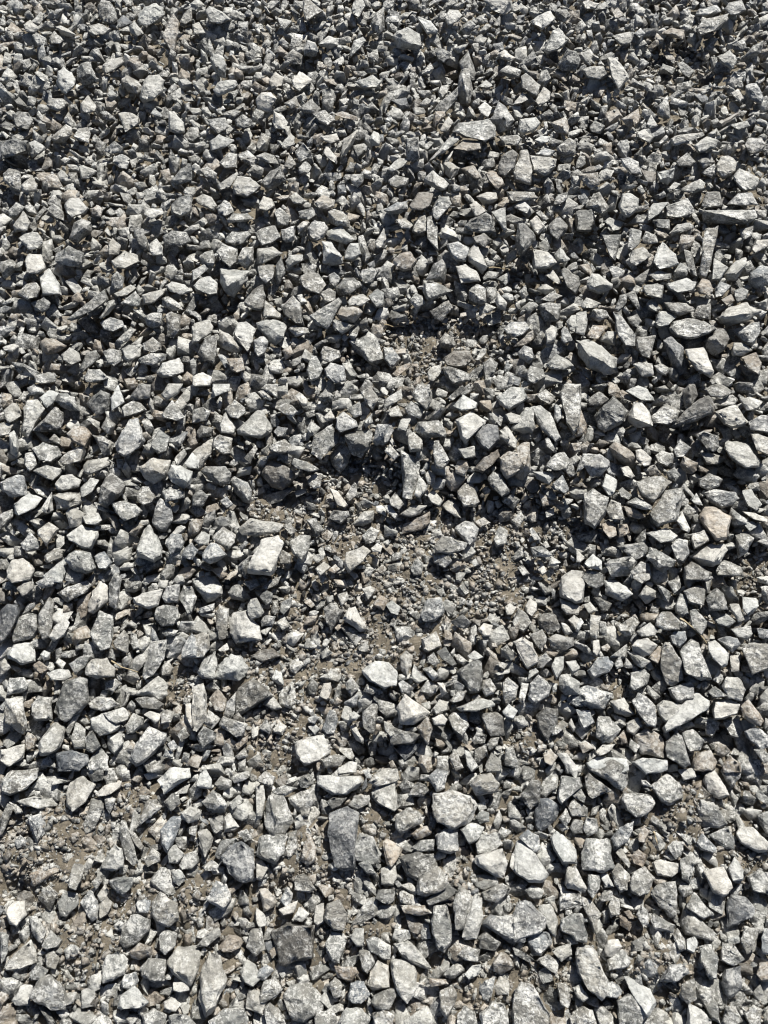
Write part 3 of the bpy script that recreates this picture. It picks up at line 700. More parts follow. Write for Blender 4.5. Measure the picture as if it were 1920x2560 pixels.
m 1058,446 1082,425 1122,460 1116,475 1099,480 1061,457
b 100,853 113,845 139,849 168,865 150,879 119,888 103,876
p 642,622 683,616 709,633 683,648 656,661 643,659
d 93,2240 120,2213 147,2232 127,2279 108,2263
d 1145,156 1171,126 1189,179 1189,200 1168,203
u 1258,821 1278,804 1313,804 1326,819 1307,839 1284,845 1264,833
d 30,286 46,278 72,281 84,301 72,327 38,318
m 220,1758 246,1741 278,1744 301,1761 255,1779 226,1770
w 639,249 654,231 677,229 693,246 683,260 674,281 645,275
m 1079,521 1099,489 1122,492 1131,509 1110,529 1093,552 1080,541
d 1505,587 1553,587 1538,654 1524,642
p 494,2078 517,2070 536,2094 513,2148 498,2113
u 1816,512 1845,483 1880,480 1897,512 1860,515
d 272,1457 289,1431 304,1446 295,1504 292,1527 272,1515 281,1492
d 1196,2344 1215,2329 1253,2356 1242,2379 1199,2371
m 525,145 535,130 561,145 567,162 564,197 547,191 529,171
m 146,1154 168,1131 208,1113 213,1125 205,1154 162,1163
p 81,1177 116,1160 153,1171 153,1186 133,1203 116,1197
w 856,1547 871,1521 888,1517 902,1547 923,1579 900,1579 882,1559
m 447,2560 420,2537 463,2533 502,2568 424,2576
p 163,1281 174,1264 214,1284 203,1316 174,1319
b 1006,1313 1041,1304 1076,1278 1076,1307 1055,1325 1003,1336
m 765,926 778,888 792,891 807,923 798,946 775,955
d 1401,677 1411,668 1440,688 1452,711 1440,738 1417,720
p 1614,1333 1666,1319 1695,1339 1683,1353 1651,1358
m 301,1018 333,1001 347,1003 367,1025 339,1038 307,1045
u 411,1359 428,1333 454,1336 463,1356 451,1377 425,1385
p 1572,654 1579,625 1608,615 1630,639 1611,654 1590,667 1576,659
m 1280,1556 1296,1521 1319,1535 1329,1556 1310,1582 1281,1567
d 490,1842 509,1813 542,1831 538,1851 506,1873
p 295,284 321,279 347,292 350,307 333,321 312,333 304,310
u 1862,214 1891,205 1912,246 1903,263 1868,249
m 1859,2533 1882,2510 1905,2522 1901,2560 1874,2568
b 322,2379 347,2356 382,2367 382,2387 347,2400 328,2395
m 139,1003 145,983 168,983 185,995 200,1029 179,1029 150,1015
m 1625,2302 1635,2285 1689,2313 1685,2333 1635,2325
d 428,451 451,422 480,405 480,451 440,466
m 69,2290 93,2290 116,2329 104,2360 85,2344
d 736,2190 760,2182 790,2221 775,2232 736,2225
m 1171,726 1191,709 1215,720 1216,758 1197,762 1174,749
d 1657,755 1715,758 1741,775 1700,791 1671,778
d 1084,275 1105,249 1145,217 1145,243 1113,284 1090,281
p 256,1784 307,1768 325,1784 321,1799 289,1812 272,1802
p 1293,327 1299,298 1339,292 1351,307 1339,324 1304,339
d 1301,191 1316,182 1351,214 1345,243 1325,234 1304,220
m 1463,518 1483,486 1498,480 1524,518 1509,538 1492,523
m 1454,174 1478,165 1509,166 1524,188 1504,200 1466,197
u 454,1625 480,1582 498,1614 492,1643 454,1645
m 591,648 607,619 633,616 635,659 619,672 596,659
b 1854,894 1891,879 1903,908 1900,940 1868,923
m 42,735 67,709 93,706 101,720 95,746 69,749
U 980,1865 1029,1857 1053,1857 1041,1880 1012,1903 998,1883
p 94,1325 122,1304 148,1322 116,1365 95,1339
m 759,0 775,0 811,29 766,56 758,29
m 341,1232 356,1215 373,1215 391,1244 382,1258 359,1264 341,1249
B 1183,1174 1209,1145 1246,1122 1249,1145 1229,1165 1206,1183
p 1364,911 1391,884 1423,902 1435,914 1411,926 1374,923
m 1700,2148 1724,2140 1737,2171 1724,2209 1704,2198
m 1544,1562 1582,1541 1599,1556 1579,1590 1564,1593 1547,1579
p 422,278 434,278 460,307 463,333 443,336 422,327
m 1388,370 1423,344 1440,350 1440,385 1411,396
u 803,1825 824,1773 839,1776 845,1805 836,1833 816,1836
m 446,2163 463,2136 494,2124 498,2159 478,2175 455,2175
m 1745,1197 1773,1183 1809,1197 1796,1215 1773,1226 1747,1215
D 651,1252 659,1238 700,1232 735,1215 738,1220 706,1252 668,1265
d 1073,778 1122,749 1132,769 1105,805 1087,798
m 1758,974 1787,960 1810,960 1831,980 1825,986 1802,995 1773,992
u 1295,2094 1319,2074 1346,2090 1353,2121 1338,2132 1311,2105
m 7,434 23,422 52,428 43,446 52,480 29,475 9,451
t 648,2225 663,2221 690,2240 690,2267 659,2281
u 404,1492 417,1466 451,1460 446,1509 414,1507
p 1053,1596 1090,1579 1105,1616 1070,1631 1058,1625
b 522,1747 544,1721 567,1747 561,1781 538,1779
p 531,226 549,203 590,200 597,210 578,229 544,243
p 304,873 321,862 353,862 353,891 321,908 310,897
D 321,998 347,960 379,960 376,995 341,1002
m 302,197 318,187 347,203 356,220 347,240 324,231 304,208
d 336,1747 359,1741 385,1744 411,1761 399,1776 353,1770
u 931,1105 943,1061 972,1061 966,1110 940,1116
d 1860,362 1871,344 1903,344 1915,362 1903,379 1874,388
m 231,1087 260,1090 286,1108 278,1139 260,1139 246,1116
w 640,1966 659,1962 663,1997 655,2047 640,2047
p 617,1518 625,1498 642,1495 661,1530 654,1541 628,1551 619,1538
m 1067,541 1079,538 1093,567 1095,625 1076,607 1068,596
p 512,26 523,14 552,29 578,49 555,59 523,55
m 561,596 581,581 619,578 628,587 610,610 587,615 564,607
m 405,1032 431,1001 463,1044 443,1053 405,1044
d 1752,515 1767,480 1799,480 1809,515 1776,519
m 1392,2456 1415,2456 1427,2491 1423,2522 1400,2514
m 898,2375 925,2375 937,2406 918,2437 902,2422
w 1820,2171 1836,2140 1859,2175 1859,2202 1832,2205
w 1327,52 1353,35 1377,26 1388,46 1374,61 1356,75 1330,61
m 561,1024 587,999 613,1018 615,1032 596,1047 573,1044
m 284,1602 310,1573 324,1590 321,1634 307,1631 286,1619
m 314,1813 333,1783 359,1793 360,1813 333,1833 315,1836
d 191,801 220,787 252,819 249,836 217,830
p 522,353 547,336 588,352 567,367 526,379
m 1089,1917 1093,1891 1122,1888 1128,1915 1122,1938 1093,1938
u 1196,2476 1211,2449 1238,2441 1230,2476 1226,2506 1207,2499
m 1576,1429 1602,1403 1625,1408 1628,1440 1579,1446
p 9,1027 29,1006 46,1009 55,1041 23,1060 14,1050
m 570,1483 578,1466 599,1459 628,1495 610,1505 578,1498
m 1365,2422 1338,2402 1369,2383 1396,2402 1392,2437
p 1732,365 1767,341 1794,350 1790,370 1747,385
m 344,897 379,881 420,885 414,900 379,914 350,908
u 960,868 980,868 1003,897 980,927 960,900
b 1131,373 1157,349 1203,353 1206,373 1171,379
p 1674,347 1692,339 1758,330 1763,339 1718,356 1680,367
m 1212,1915 1229,1880 1252,1900 1255,1932 1215,1932
p 449,2032 475,2016 505,2024 498,2051 471,2059 455,2047
p 1564,977 1596,963 1619,974 1637,1003 1605,1003
D 1708,1009 1709,974 1724,960 1738,960 1744,989 1729,1015 1712,1018
b 1040,1819 1070,1790 1082,1822 1070,1865 1053,1839
m 52,1359 75,1330 101,1356 101,1374 69,1381 55,1371
d 937,2248 945,2225 987,2221 987,2252 968,2263
d 926,61 940,32 960,17 960,72 946,90 931,75
d 256,879 272,871 304,876 304,905 286,917 269,908
m 1316,931 1327,914 1359,923 1365,943 1336,960 1319,955
p 1440,781 1466,777 1470,807 1460,840 1440,833
m 643,665 685,661 685,694 665,711 648,694
b 835,2414 871,2425 891,2418 898,2433 879,2456 844,2445
u 249,807 275,792 307,801 312,816 284,830 258,824
m 1605,714 1643,709 1660,714 1657,749 1614,738
w 1132,1015 1157,986 1194,1006 1191,1021 1151,1028
u 1440,1773 1475,1776 1486,1807 1460,1825 1446,1805
d 1440,1333 1483,1325 1507,1333 1483,1356 1440,1356
d 197,926 217,882 240,876 252,891 231,914 203,937
w 729,200 749,179 784,198 749,231 732,217
m 1419,2020 1434,1995 1469,2020 1469,2043 1430,2040
b 1805,1915 1825,1886 1851,1909 1854,1932 1807,1932
w 122,1593 136,1564 168,1550 176,1556 162,1588 136,1605
d 1735,396 1752,380 1776,382 1786,405 1758,425 1741,420
u 299,2456 312,2437 339,2429 349,2452 332,2476 305,2472
B 626,1640 654,1625 683,1622 706,1640 654,1657
m 1018,1105 1021,1084 1035,1079 1057,1102 1055,1128 1024,1131
m 1145,2387 1161,2364 1180,2371 1199,2375 1196,2406 1161,2402
m 210,943 220,923 249,923 273,946 237,957 214,955
b 166,2340 193,2286 216,2271 216,2302 193,2329 177,2344
p 1637,804 1648,778 1669,778 1693,792 1671,813 1643,821
m 1469,2186 1500,2186 1500,2221 1481,2248 1469,2229
b 191,1512 197,1495 229,1478 220,1515 217,1538 203,1547 192,1535
p 417,2117 440,2113 463,2136 444,2159 420,2159
w 1510,2375 1519,2348 1546,2348 1556,2367 1531,2396 1515,2391
p 32,564 58,526 78,558 69,578 38,581
m 1512,1275 1527,1249 1553,1258 1547,1278 1562,1301 1527,1299
m 104,2364 127,2325 158,2348 147,2367 116,2375
u 1551,396 1570,391 1596,405 1606,437 1579,434 1556,414
m 868,2013 887,1989 925,1986 925,2009 891,2026
p 1854,1226 1877,1223 1906,1261 1891,1275 1868,1267
p 268,1839 304,1833 310,1857 286,1886 269,1871
m 213,1845 231,1822 253,1865 231,1884 214,1874
m 1026,2121 1049,2101 1087,2097 1087,2128 1045,2130
m 360,792 379,781 405,784 407,813 385,824 365,813
d 0,654 32,649 46,662 29,688 12,697 0,680
w 1855,1492 1891,1495 1899,1515 1871,1541 1855,1524
m 941,2290 945,2259 976,2263 993,2267 976,2298 949,2298
w 862,630 876,607 897,607 904,636 882,655 859,648
m 1662,2383 1666,2360 1689,2356 1704,2383 1689,2414
p 1376,2375 1427,2356 1430,2387 1403,2406
m 1456,2074 1465,2040 1492,2047 1496,2078 1469,2094
p 885,205 931,188 955,203 946,220 908,223
w 1504,1215 1515,1184 1544,1200 1538,1232 1524,1245
p 998,1643 1015,1625 1032,1637 1029,1666 1018,1690 1003,1677
p 255,165 269,148 307,142 311,156 289,174 260,188
p 116,1680 145,1673 171,1674 184,1692 162,1703 127,1700
m 995,2229 999,2256 1026,2267 1057,2267 1037,2244 1010,2225
b 1440,1027 1452,1024 1469,1064 1463,1087 1440,1093
w 960,1663 977,1660 992,1686 986,1709 960,1724
w 480,940 506,931 531,943 528,966 480,966
m 1695,475 1750,446 1765,457 1758,475 1729,486
p 1779,700 1784,645 1822,668 1802,700
d 1206,908 1226,894 1246,908 1235,937 1212,955
m 127,344 165,312 179,318 182,336 162,356 133,356
m 902,980 926,966 949,998 931,1027 914,1006
m 801,882 810,865 850,876 850,894 824,907 804,900
d 1018,1989 1041,1955 1064,1959 1078,1978 1060,1993
m 801,1900 836,1886 865,1891 853,1915 810,1920
p 1582,911 1596,905 1631,908 1637,940 1605,943
p 1687,1512 1700,1483 1715,1489 1722,1535 1703,1544 1689,1530
b 1695,610 1703,587 1744,587 1729,616 1700,636
p 1232,2468 1250,2437 1273,2456 1273,2487 1242,2487
m 1567,619 1576,568 1605,578 1599,610 1579,628
m 480,1024 509,1018 526,1027 518,1053 480,1058
b 999,2263 1026,2267 1064,2263 1080,2283 1049,2290 1010,2283
d 30,905 58,908 98,931 90,946 52,937 38,923
p 1472,1564 1475,1535 1501,1540 1498,1573 1492,1602 1475,1590
d 515,298 564,295 573,318 544,336 529,321
w 549,1067 555,1044 564,1029 590,1070 587,1084 552,1084
m 671,1116 711,1096 727,1110 726,1131 694,1134 674,1128
m 709,2136 725,2082 744,2090 744,2121 725,2148
b 1446,437 1495,431 1498,460 1478,475 1457,457
p 1793,142 1825,124 1845,148 1833,174 1807,162
u 1810,23 1822,6 1854,0 1865,26 1845,38 1825,38
p 402,986 420,960 457,960 448,983 417,1003
p 1725,1336 1761,1326 1777,1351 1735,1374
m 497,642 512,630 532,625 538,659 523,683 503,659
m 821,2464 837,2441 856,2452 856,2491 833,2499
u 633,850 659,839 671,853 665,882 645,892 635,879
d 850,1567 885,1567 908,1588 891,1616 876,1602
p 152,888 174,868 197,882 203,902 179,914 156,900
w 1398,1495 1423,1504 1452,1515 1446,1535 1417,1538 1403,1521
m 1261,1915 1264,1868 1281,1865 1296,1903 1293,1920
w 237,1986 262,1962 305,1951 301,1970 270,1989 247,1993
w 1249,1076 1267,1063 1293,1102 1290,1122 1272,1113 1249,1093
m 171,1660 203,1640 226,1640 214,1666 188,1689
u 1794,1599 1816,1589 1845,1596 1851,1611 1831,1634 1813,1619
p 876,1313 911,1278 937,1275 934,1301 908,1316
m 1666,2117 1685,2101 1712,2105 1704,2140 1689,2151
u 1739,2105 1755,2082 1793,2121 1785,2132 1751,2124
m 1900,1466 1932,1463 1943,1492 1920,1512 1906,1498
m 1267,480 1336,480 1345,494 1307,497 1278,507 1270,497
b 1212,431 1232,425 1255,443 1261,463 1244,477 1220,451
p 490,2367 517,2333 548,2317 552,2337 517,2367
m 1135,700 1168,714 1170,740 1163,758 1148,755 1136,729
w 490,1966 498,1935 513,1920 529,1947 530,1972 502,1970
m 548,408 570,379 593,385 593,420 561,421
m 1103,2441 1134,2410 1157,2406 1161,2429 1134,2449
m 1643,266 1669,237 1671,266 1677,295 1660,301 1643,289
m 404,1229 425,1220 463,1229 463,1244 414,1255
b 1553,298 1596,271 1601,304 1588,321 1562,312
d 1325,1585 1356,1573 1368,1596 1356,1631 1339,1614
p 1848,998 1874,992 1909,1003 1891,1024 1865,1029
b 1377,307 1414,292 1423,318 1420,339 1391,333
m 1747,1131 1776,1131 1816,1145 1793,1163 1764,1160
m 1638,1139 1654,1126 1683,1134 1683,1160 1669,1168 1643,1157
m 409,2005 428,1982 447,1978 451,2009 428,2032
p 489,497 506,483 529,492 544,515 538,529 512,515 492,509
p 200,1220 226,1194 249,1200 231,1229 208,1245 200,1244
d 1732,790 1744,766 1776,758 1777,801 1752,798
p 849,399 859,347 894,324 894,339 868,385
t 785,506 807,486 836,500 836,515 816,526 795,523
m 685,532 700,518 729,544 720,565 694,565
m 114,258 127,244 156,247 171,260 162,272 145,281 119,269
u 234,1391 260,1378 282,1406 266,1423 246,1423
p 414,714 428,703 463,711 480,729 451,738 425,729
u 1293,882 1310,862 1330,871 1336,897 1322,911 1299,897
m 1029,578 1047,538 1064,538 1070,575 1050,587 1032,581
m 356,859 382,842 402,859 405,876 382,882 359,876
m 521,2047 559,2036 559,2074 540,2086 529,2074
m 897,688 905,674 931,668 943,683 931,706 908,711
b 1741,717 1755,696 1773,700 1784,726 1779,740 1747,735
u 1511,2456 1531,2452 1558,2476 1542,2499 1519,2491
m 0,2383 0,2329 23,2337 19,2383 4,2410
d 0,2051 19,2009 35,2016 27,2043 8,2082 0,2090
m 220,64 246,58 281,72 260,87 231,90 217,78
p 1070,405 1125,341 1151,341 1148,350 1122,373 1076,404
m 560,1787 567,1755 591,1729 587,1779 573,1805 561,1802
d 736,379 758,356 778,379 775,396 749,409
d 1466,1001 1498,977 1524,998 1504,1015 1472,1015
d 594,1417 622,1388 642,1388 616,1440 596,1435
m 1011,1021 1027,1002 1061,1021 1050,1047 1018,1035
m 920,740 943,720 960,732 960,766 940,769
d 707,145 732,124 758,139 755,162 720,162
m 726,1160 735,1145 766,1154 801,1174 778,1180 740,1171
w 559,2040 575,2030 598,2067 583,2078 559,2082
m 979,2344 987,2321 1026,2325 1026,2348 999,2360
w 276,995 295,963 304,983 312,1006 278,1029
b 1700,1163 1709,1139 1745,1157 1744,1174 1729,1186 1706,1174
m 1564,1255 1593,1241 1631,1264 1631,1275 1605,1275 1582,1267
u 1673,1590 1686,1577 1712,1579 1718,1599 1700,1619 1680,1611
m 798,1695 827,1671 850,1669 856,1692 847,1706
m 1233,1348 1249,1313 1270,1327 1267,1359 1241,1368
p 1377,1666 1388,1643 1411,1640 1408,1674 1391,1700
p 1828,879 1833,856 1854,856 1883,876 1857,889 1831,891
p 200,260 220,237 242,263 240,278 214,285 203,281
p 247,2259 266,2240 282,2256 270,2286 247,2302
m 1519,2267 1531,2236 1550,2248 1550,2286 1527,2294
u 1738,38 1747,23 1793,12 1807,29 1773,43
p 1618,529 1631,509 1671,505 1648,535 1619,555
w 463,1761 480,1755 492,1787 480,1825 463,1796
m 1819,1293 1828,1270 1868,1299 1868,1310 1836,1316
m 894,590 908,587 928,642 914,662 902,654 902,610
w 98,995 122,974 150,983 133,1009 116,1021
b 567,897 607,894 613,926 593,933 575,923
b 1026,2086 1049,2067 1080,2063 1080,2086 1041,2101
t 1502,1310 1521,1300 1543,1313 1541,1339 1524,1348 1507,1327
m 112,2387 135,2375 150,2398 139,2425 116,2418
m 402,746 420,739 451,761 457,775 428,778 408,766
p 507,1799 521,1773 552,1796 529,1825 509,1810
p 1189,492 1215,480 1241,480 1245,497 1232,509 1209,513
p 1596,1489 1614,1463 1641,1478 1640,1495 1614,1511
d 748,272 778,246 803,272 795,286 758,282
u 960,526 995,506 1018,503 1021,523 1003,535 969,535
m 1577,2356 1608,2340 1627,2360 1608,2379 1581,2379
p 996,1287 1032,1261 1067,1264 1050,1287 1027,1293
p 1105,1264 1122,1246 1145,1261 1154,1296 1139,1293 1113,1275
m 781,284 813,275 839,301 821,315 795,304
m 541,521 561,500 575,506 587,532 564,544 544,535
w 1640,428 1686,420 1683,446 1669,463 1648,451
p 1229,529 1264,518 1267,575 1261,581 1246,558
p 1414,804 1429,787 1449,787 1452,816 1440,833 1423,827
m 1683,1125 1700,1100 1729,1119 1709,1145 1689,1145
d 685,694 691,659 704,639 714,683 700,711 688,709
m 536,2140 552,2101 590,2094 594,2105 559,2124 548,2151
w 783,2306 789,2263 810,2256 810,2306 794,2317
m 87,940 116,931 139,934 142,955 110,960 87,957
m 1761,1805 1784,1796 1802,1805 1781,1845 1764,1836
p 875,2344 887,2321 910,2321 910,2364 891,2367
m 62,1134 87,1128 95,1163 75,1180 61,1163
m 87,1457 122,1440 159,1440 130,1466 104,1472
u 1417,1747 1440,1729 1463,1735 1458,1767 1440,1767 1420,1758
m 1244,341 1293,336 1307,347 1293,365 1261,363
w 23,1084 35,1076 46,1090 46,1134 43,1145 26,1134
w 1590,1579 1625,1556 1645,1573 1640,1590 1602,1592
m 1096,853 1113,833 1134,842 1141,865 1122,876 1102,868
m 639,367 654,330 677,344 668,379 642,379
m 73,2433 96,2410 120,2425 108,2449 77,2452
b 1466,839 1481,813 1518,816 1498,850 1472,845
m 110,1391 136,1371 165,1374 156,1394 122,1408 113,1403
p 868,755 882,740 908,735 926,749 905,766 871,765
p 960,998 1003,972 1006,998 977,1015 960,1024
d 1693,2221 1704,2202 1724,2205 1735,2236 1708,2248
u 284,391 307,385 327,399 318,425 298,420 281,405
p 1108,408 1122,402 1151,420 1145,434 1128,450 1113,434
D 821,1296 833,1275 871,1278 876,1290 853,1310
w 680,304 685,278 709,289 720,307 711,324 688,321
w 842,1920 873,1903 894,1906 891,1932 845,1935
d 969,798 977,775 1018,787 1019,801 989,813
m 596,388 619,375 648,402 630,417 599,402
w 1589,1125 1602,1121 1630,1145 1625,1163 1611,1167 1590,1151
p 1112,43 1122,23 1145,26 1157,38 1145,55 1119,65
w 1459,1408 1483,1384 1505,1403 1505,1426 1469,1420
w 1041,41 1076,52 1096,75 1093,84 1067,87
d 77,758 110,743 127,758 124,772 107,781 87,775
p 1671,584 1692,561 1726,554 1735,570 1700,584 1677,591
m 1206,1700 1226,1695 1241,1721 1235,1735 1215,1741 1203,1724
m 904,1339 928,1316 949,1327 934,1356 914,1362
u 339,2259 359,2236 378,2252 370,2283 347,2283
p 1530,90 1576,78 1583,93 1576,110 1556,114 1541,104
m 969,451 989,437 1021,446 1018,463 992,472 974,463
u 1380,1209 1406,1187 1423,1218 1423,1229 1411,1235 1388,1223
p 52,463 81,440 95,463 93,480 55,480
p 1564,1807 1596,1793 1606,1813 1585,1839 1567,1831
d 1082,1388 1122,1385 1131,1403 1113,1420 1084,1408
d 587,301 607,284 630,301 633,315 610,324 590,315
p 827,801 839,798 888,813 856,836 833,819
d 1709,622 1729,630 1744,694 1721,683 1715,648
B 1242,1287 1261,1267 1287,1275 1278,1301 1249,1307
m 359,2151 382,2121 401,2136 401,2155 370,2167
w 640,2151 655,2148 671,2171 655,2202 640,2198
d 480,1238 503,1223 521,1241 509,1264 480,1264
p 656,792 662,749 680,769 709,792 700,798
m 258,1943 266,1920 285,1920 295,1951 285,1962 266,1962
m 182,341 197,321 220,318 226,336 223,359 200,353
m 567,549 581,535 619,534 635,547 613,555 570,558
m 1311,2225 1330,2213 1361,2225 1353,2248 1326,2248
m 158,2375 181,2356 201,2371 189,2398 166,2398
p 372,610 391,596 408,616 408,639 382,639 373,628
u 460,1371 480,1356 498,1374 480,1400 451,1394
m 1209,792 1238,778 1257,784 1252,807 1220,816
p 1780,1547 1816,1534 1841,1553 1822,1569 1796,1562
m 1589,2286 1604,2261 1619,2275 1623,2310 1608,2317
d 216,1932 239,1920 262,1920 258,1951 231,1955
d 765,1299 790,1296 810,1325 790,1348 772,1313
d 1090,1631 1113,1616 1142,1660 1134,1669 1105,1648
p 72,356 87,350 116,370 101,385 81,393 72,379
d 334,573 347,567 370,602 369,628 347,610 336,590
d 862,1854 885,1842 914,1874 897,1891
m 640,1951 663,1928 690,1943 679,1970 652,1959
m 1342,2429 1373,2414 1384,2452 1357,2460
u 759,124 769,100 787,107 800,130 787,142 761,140
m 1248,179 1267,162 1304,176 1299,191 1272,197
p 1024,1695 1035,1660 1070,1698 1044,1711
u 703,575 738,564 738,599 717,610 706,599
u 640,2449 648,2422 667,2410 686,2425 663,2452
d 278,694 292,677 311,694 307,720 289,727 278,711
D 1125,1553 1157,1535 1180,1556 1163,1573 1139,1567
p 41,1472 58,1454 84,1454 87,1478 55,1491
w 409,2503 428,2491 455,2510 440,2530 409,2522
d 1689,405 1718,380 1741,405 1729,417 1695,417
m 1567,1628 1590,1631 1625,1654 1605,1671 1588,1660
d 116,523 136,509 159,529 162,555 136,547
m 1681,2337 1693,2321 1712,2348 1716,2375 1697,2379
d 1857,145 1880,116 1909,101 1903,133 1877,148
p 1336,255 1359,217 1377,229 1374,249 1348,269
p 1047,1186 1070,1215 1050,1249 1035,1238
p 359,538 365,518 405,521 411,535 379,549
p 203,1290 246,1281 256,1301 240,1313 214,1310
m 769,1200 790,1180 807,1186 801,1220 787,1223 772,1215
p 353,738 399,732 414,720 411,735 385,758 359,761
w 1362,827 1380,813 1394,821 1388,856 1365,862
p 1854,1576 1877,1564 1883,1585 1868,1602 1842,1593 1825,1573
m 688,1021 711,1009 729,1012 746,1029 732,1044 709,1035
d 1186,1874 1215,1860 1220,1886 1197,1909 1186,1903
p 542,463 593,428 596,434 575,472 549,477
m 1339,989 1365,972 1388,992 1377,1015 1351,1001
m 1475,792 1483,772 1515,775 1524,792 1498,807
p 1823,1509 1848,1509 1862,1550 1845,1556 1825,1527
p 529,977 532,960 575,960 575,977 538,992
p 879,23 885,0 908,0 914,14 897,46 882,38
b 1786,1880 1787,1854 1816,1862 1828,1880 1805,1897
m 532,1962 552,1939 579,1951 579,1970 552,1976
w 1333,1180 1377,1180 1388,1191 1374,1212 1342,1197
w 460,1160 480,1131 498,1145 498,1174 469,1171
m 0,1284 32,1272 35,1290 17,1313 0,1325
d 1680,680 1700,656 1721,668 1718,691 1686,697
u 1786,723 1799,701 1828,714 1807,740 1787,746
m 1325,1368 1359,1365 1380,1388 1365,1394 1333,1391
p 1496,853 1518,827 1543,830 1538,865 1509,856
b 1138,1168 1145,1151 1168,1151 1173,1168 1163,1193 1139,1183
m 1619,688 1643,677 1680,683 1677,697 1640,704
p 428,2178 451,2171 467,2198 447,2215 432,2205
d 1025,1417 1044,1394 1058,1408 1055,1440 1032,1440
m 289,853 327,816 341,824 321,853 298,865
p 671,203 688,179 711,194 706,214 680,223
b 1151,422 1183,411 1207,446 1191,450 1163,434
D 1181,593 1209,583 1232,599 1212,619 1189,610
d 1252,1252 1278,1232 1301,1249 1284,1275
p 197,417 208,412 243,428 223,448 203,448
p 1508,552 1524,544 1562,555 1550,575 1533,578
p 966,425 995,396 1022,396 1012,417 977,434
m 150,2082 166,2051 181,2063 181,2094 166,2105
m 821,1943 844,1920 887,1920 887,1932 856,1943
m 252,1070 266,1040 289,1061 284,1084 269,1087
m 720,1657 743,1644 765,1660 738,1686 726,1680
p 483,1351 506,1325 525,1339 521,1362 497,1365
d 1387,49 1388,23 1417,23 1427,41 1411,58
p 1080,1773 1099,1747 1122,1755 1119,1776 1090,1787
p 1159,2437 1180,2414 1203,2410 1199,2437 1172,2450
b 1651,84 1680,69 1711,75 1712,101 1686,93
m 801,735 821,719 839,729 839,752 813,759
m 719,821 738,811 769,821 775,833 740,843
w 1823,1637 1851,1637 1848,1680 1828,1680
m 679,1978 709,1962 744,1970 717,1989 690,1988
b 1577,2140 1596,2124 1616,2136 1608,2167 1585,2159
w 1693,1924 1735,1920 1743,1943 1708,1951
u 698,2252 717,2217 733,2232 725,2267 713,2267
w 1877,625 1891,599 1920,599 1920,616 1886,636
d 746,529 781,518 792,538 772,552 749,547
p 648,512 659,489 680,497 688,515 668,528 648,523
p 1067,931 1082,917 1103,911 1102,931 1084,956 1070,952
b 61,1845 69,1828 93,1845 87,1871 67,1877
p 269,616 281,594 302,613 298,636 272,639
D 1423,2070 1434,2047 1457,2051 1457,2082 1434,2086
b 1546,2290 1565,2283 1583,2306 1573,2329 1550,2313
m 1787,1003 1831,986 1847,1001 1836,1012 1805,1016
b 1281,868 1307,842 1333,824 1336,847 1313,865
m 914,1854 946,1842 940,1891 926,1891
w 1325,552 1342,538 1362,564 1345,587 1333,578
d 814,2005 833,1993 868,1993 852,2016 829,2024
p 1430,2468 1450,2460 1473,2495 1461,2506 1442,2495
u 1891,1570 1920,1573 1938,1585 1932,1605 1897,1593
w 1273,2167 1280,2132 1304,2151 1296,2190
p 1160,1874 1174,1880 1197,1917 1180,1932 1168,1915
m 1602,604 1614,577 1640,587 1645,607 1619,613
d 1836,726 1854,717 1873,726 1865,749 1842,758 1836,740
d 1627,548 1674,548 1676,575 1640,570
w 640,2267 663,2286 669,2313 648,2321 640,2306
m 1123,1894 1134,1877 1145,1886 1160,1920 1139,1929
m 863,1706 879,1692 900,1718 879,1741 865,1724
d 258,376 286,352 311,370 301,382 272,385
m 301,758 339,727 353,749 350,769 327,758
d 260,1703 289,1695 305,1709 284,1729 263,1724
w 795,110 821,91 842,95 845,113 827,122 801,117
w 432,2456 467,2452 475,2476 451,2483 432,2476
p 871,145 885,101 908,91 915,101 900,122 876,145
w 1312,1515 1325,1495 1343,1509 1342,1527 1330,1544 1316,1533
p 246,795 272,755 289,745 295,758 272,787 252,798
w 1174,512 1189,502 1218,528 1203,541 1189,544
m 1024,752 1038,732 1055,740 1064,758 1041,775
b 1556,1264 1590,1272 1616,1293 1596,1299 1570,1290
d 1087,130 1105,122 1125,130 1126,148 1110,158 1093,150
p 714,654 726,638 758,636 759,651 738,662 720,671
d 694,1391 706,1374 730,1388 726,1411 700,1411
m 22,523 41,506 64,518 43,544 23,541
d 489,1084 503,1064 535,1070 529,1090 497,1095
w 824,1220 845,1229 871,1264 862,1271 842,1264
t 798,1741 807,1709 827,1706 830,1724 819,1752
m 1884,1874 1903,1868 1920,1883 1932,1903 1909,1909
w 696,2275 725,2259 744,2252 736,2283 706,2290
p 972,1249 989,1229 1011,1261 998,1275 977,1264
p 480,677 512,659 523,671 497,694 480,706
b 931,1512 949,1486 972,1498 960,1530
p 162,1831 174,1799 188,1779 201,1784 185,1816 171,1841
p 656,1761 671,1744 683,1741 707,1771 683,1776
u 1403,827 1411,814 1423,824 1435,853 1411,859 1401,853
t 1358,1888 1377,1871 1394,1891 1380,1917 1362,1906
p 1385,636 1400,617 1426,648 1414,659 1394,656
m 402,1787 417,1773 437,1779 428,1807 402,1810
p 1145,1122 1186,1116 1189,1142 1160,1148
p 1067,1238 1082,1223 1108,1252 1099,1267 1076,1258
w 1690,1301 1706,1278 1726,1322 1721,1333 1703,1322
m 895,2159 922,2148 941,2186 918,2186
d 1482,1492 1501,1495 1530,1509 1521,1527 1504,1530
m 101,1272 130,1229 133,1275 116,1287
m 1252,1622 1267,1611 1290,1640 1278,1654 1252,1640
m 1692,159 1706,153 1737,179 1724,197 1706,185
m 1440,1183 1457,1134 1498,1136 1469,1154 1454,1174
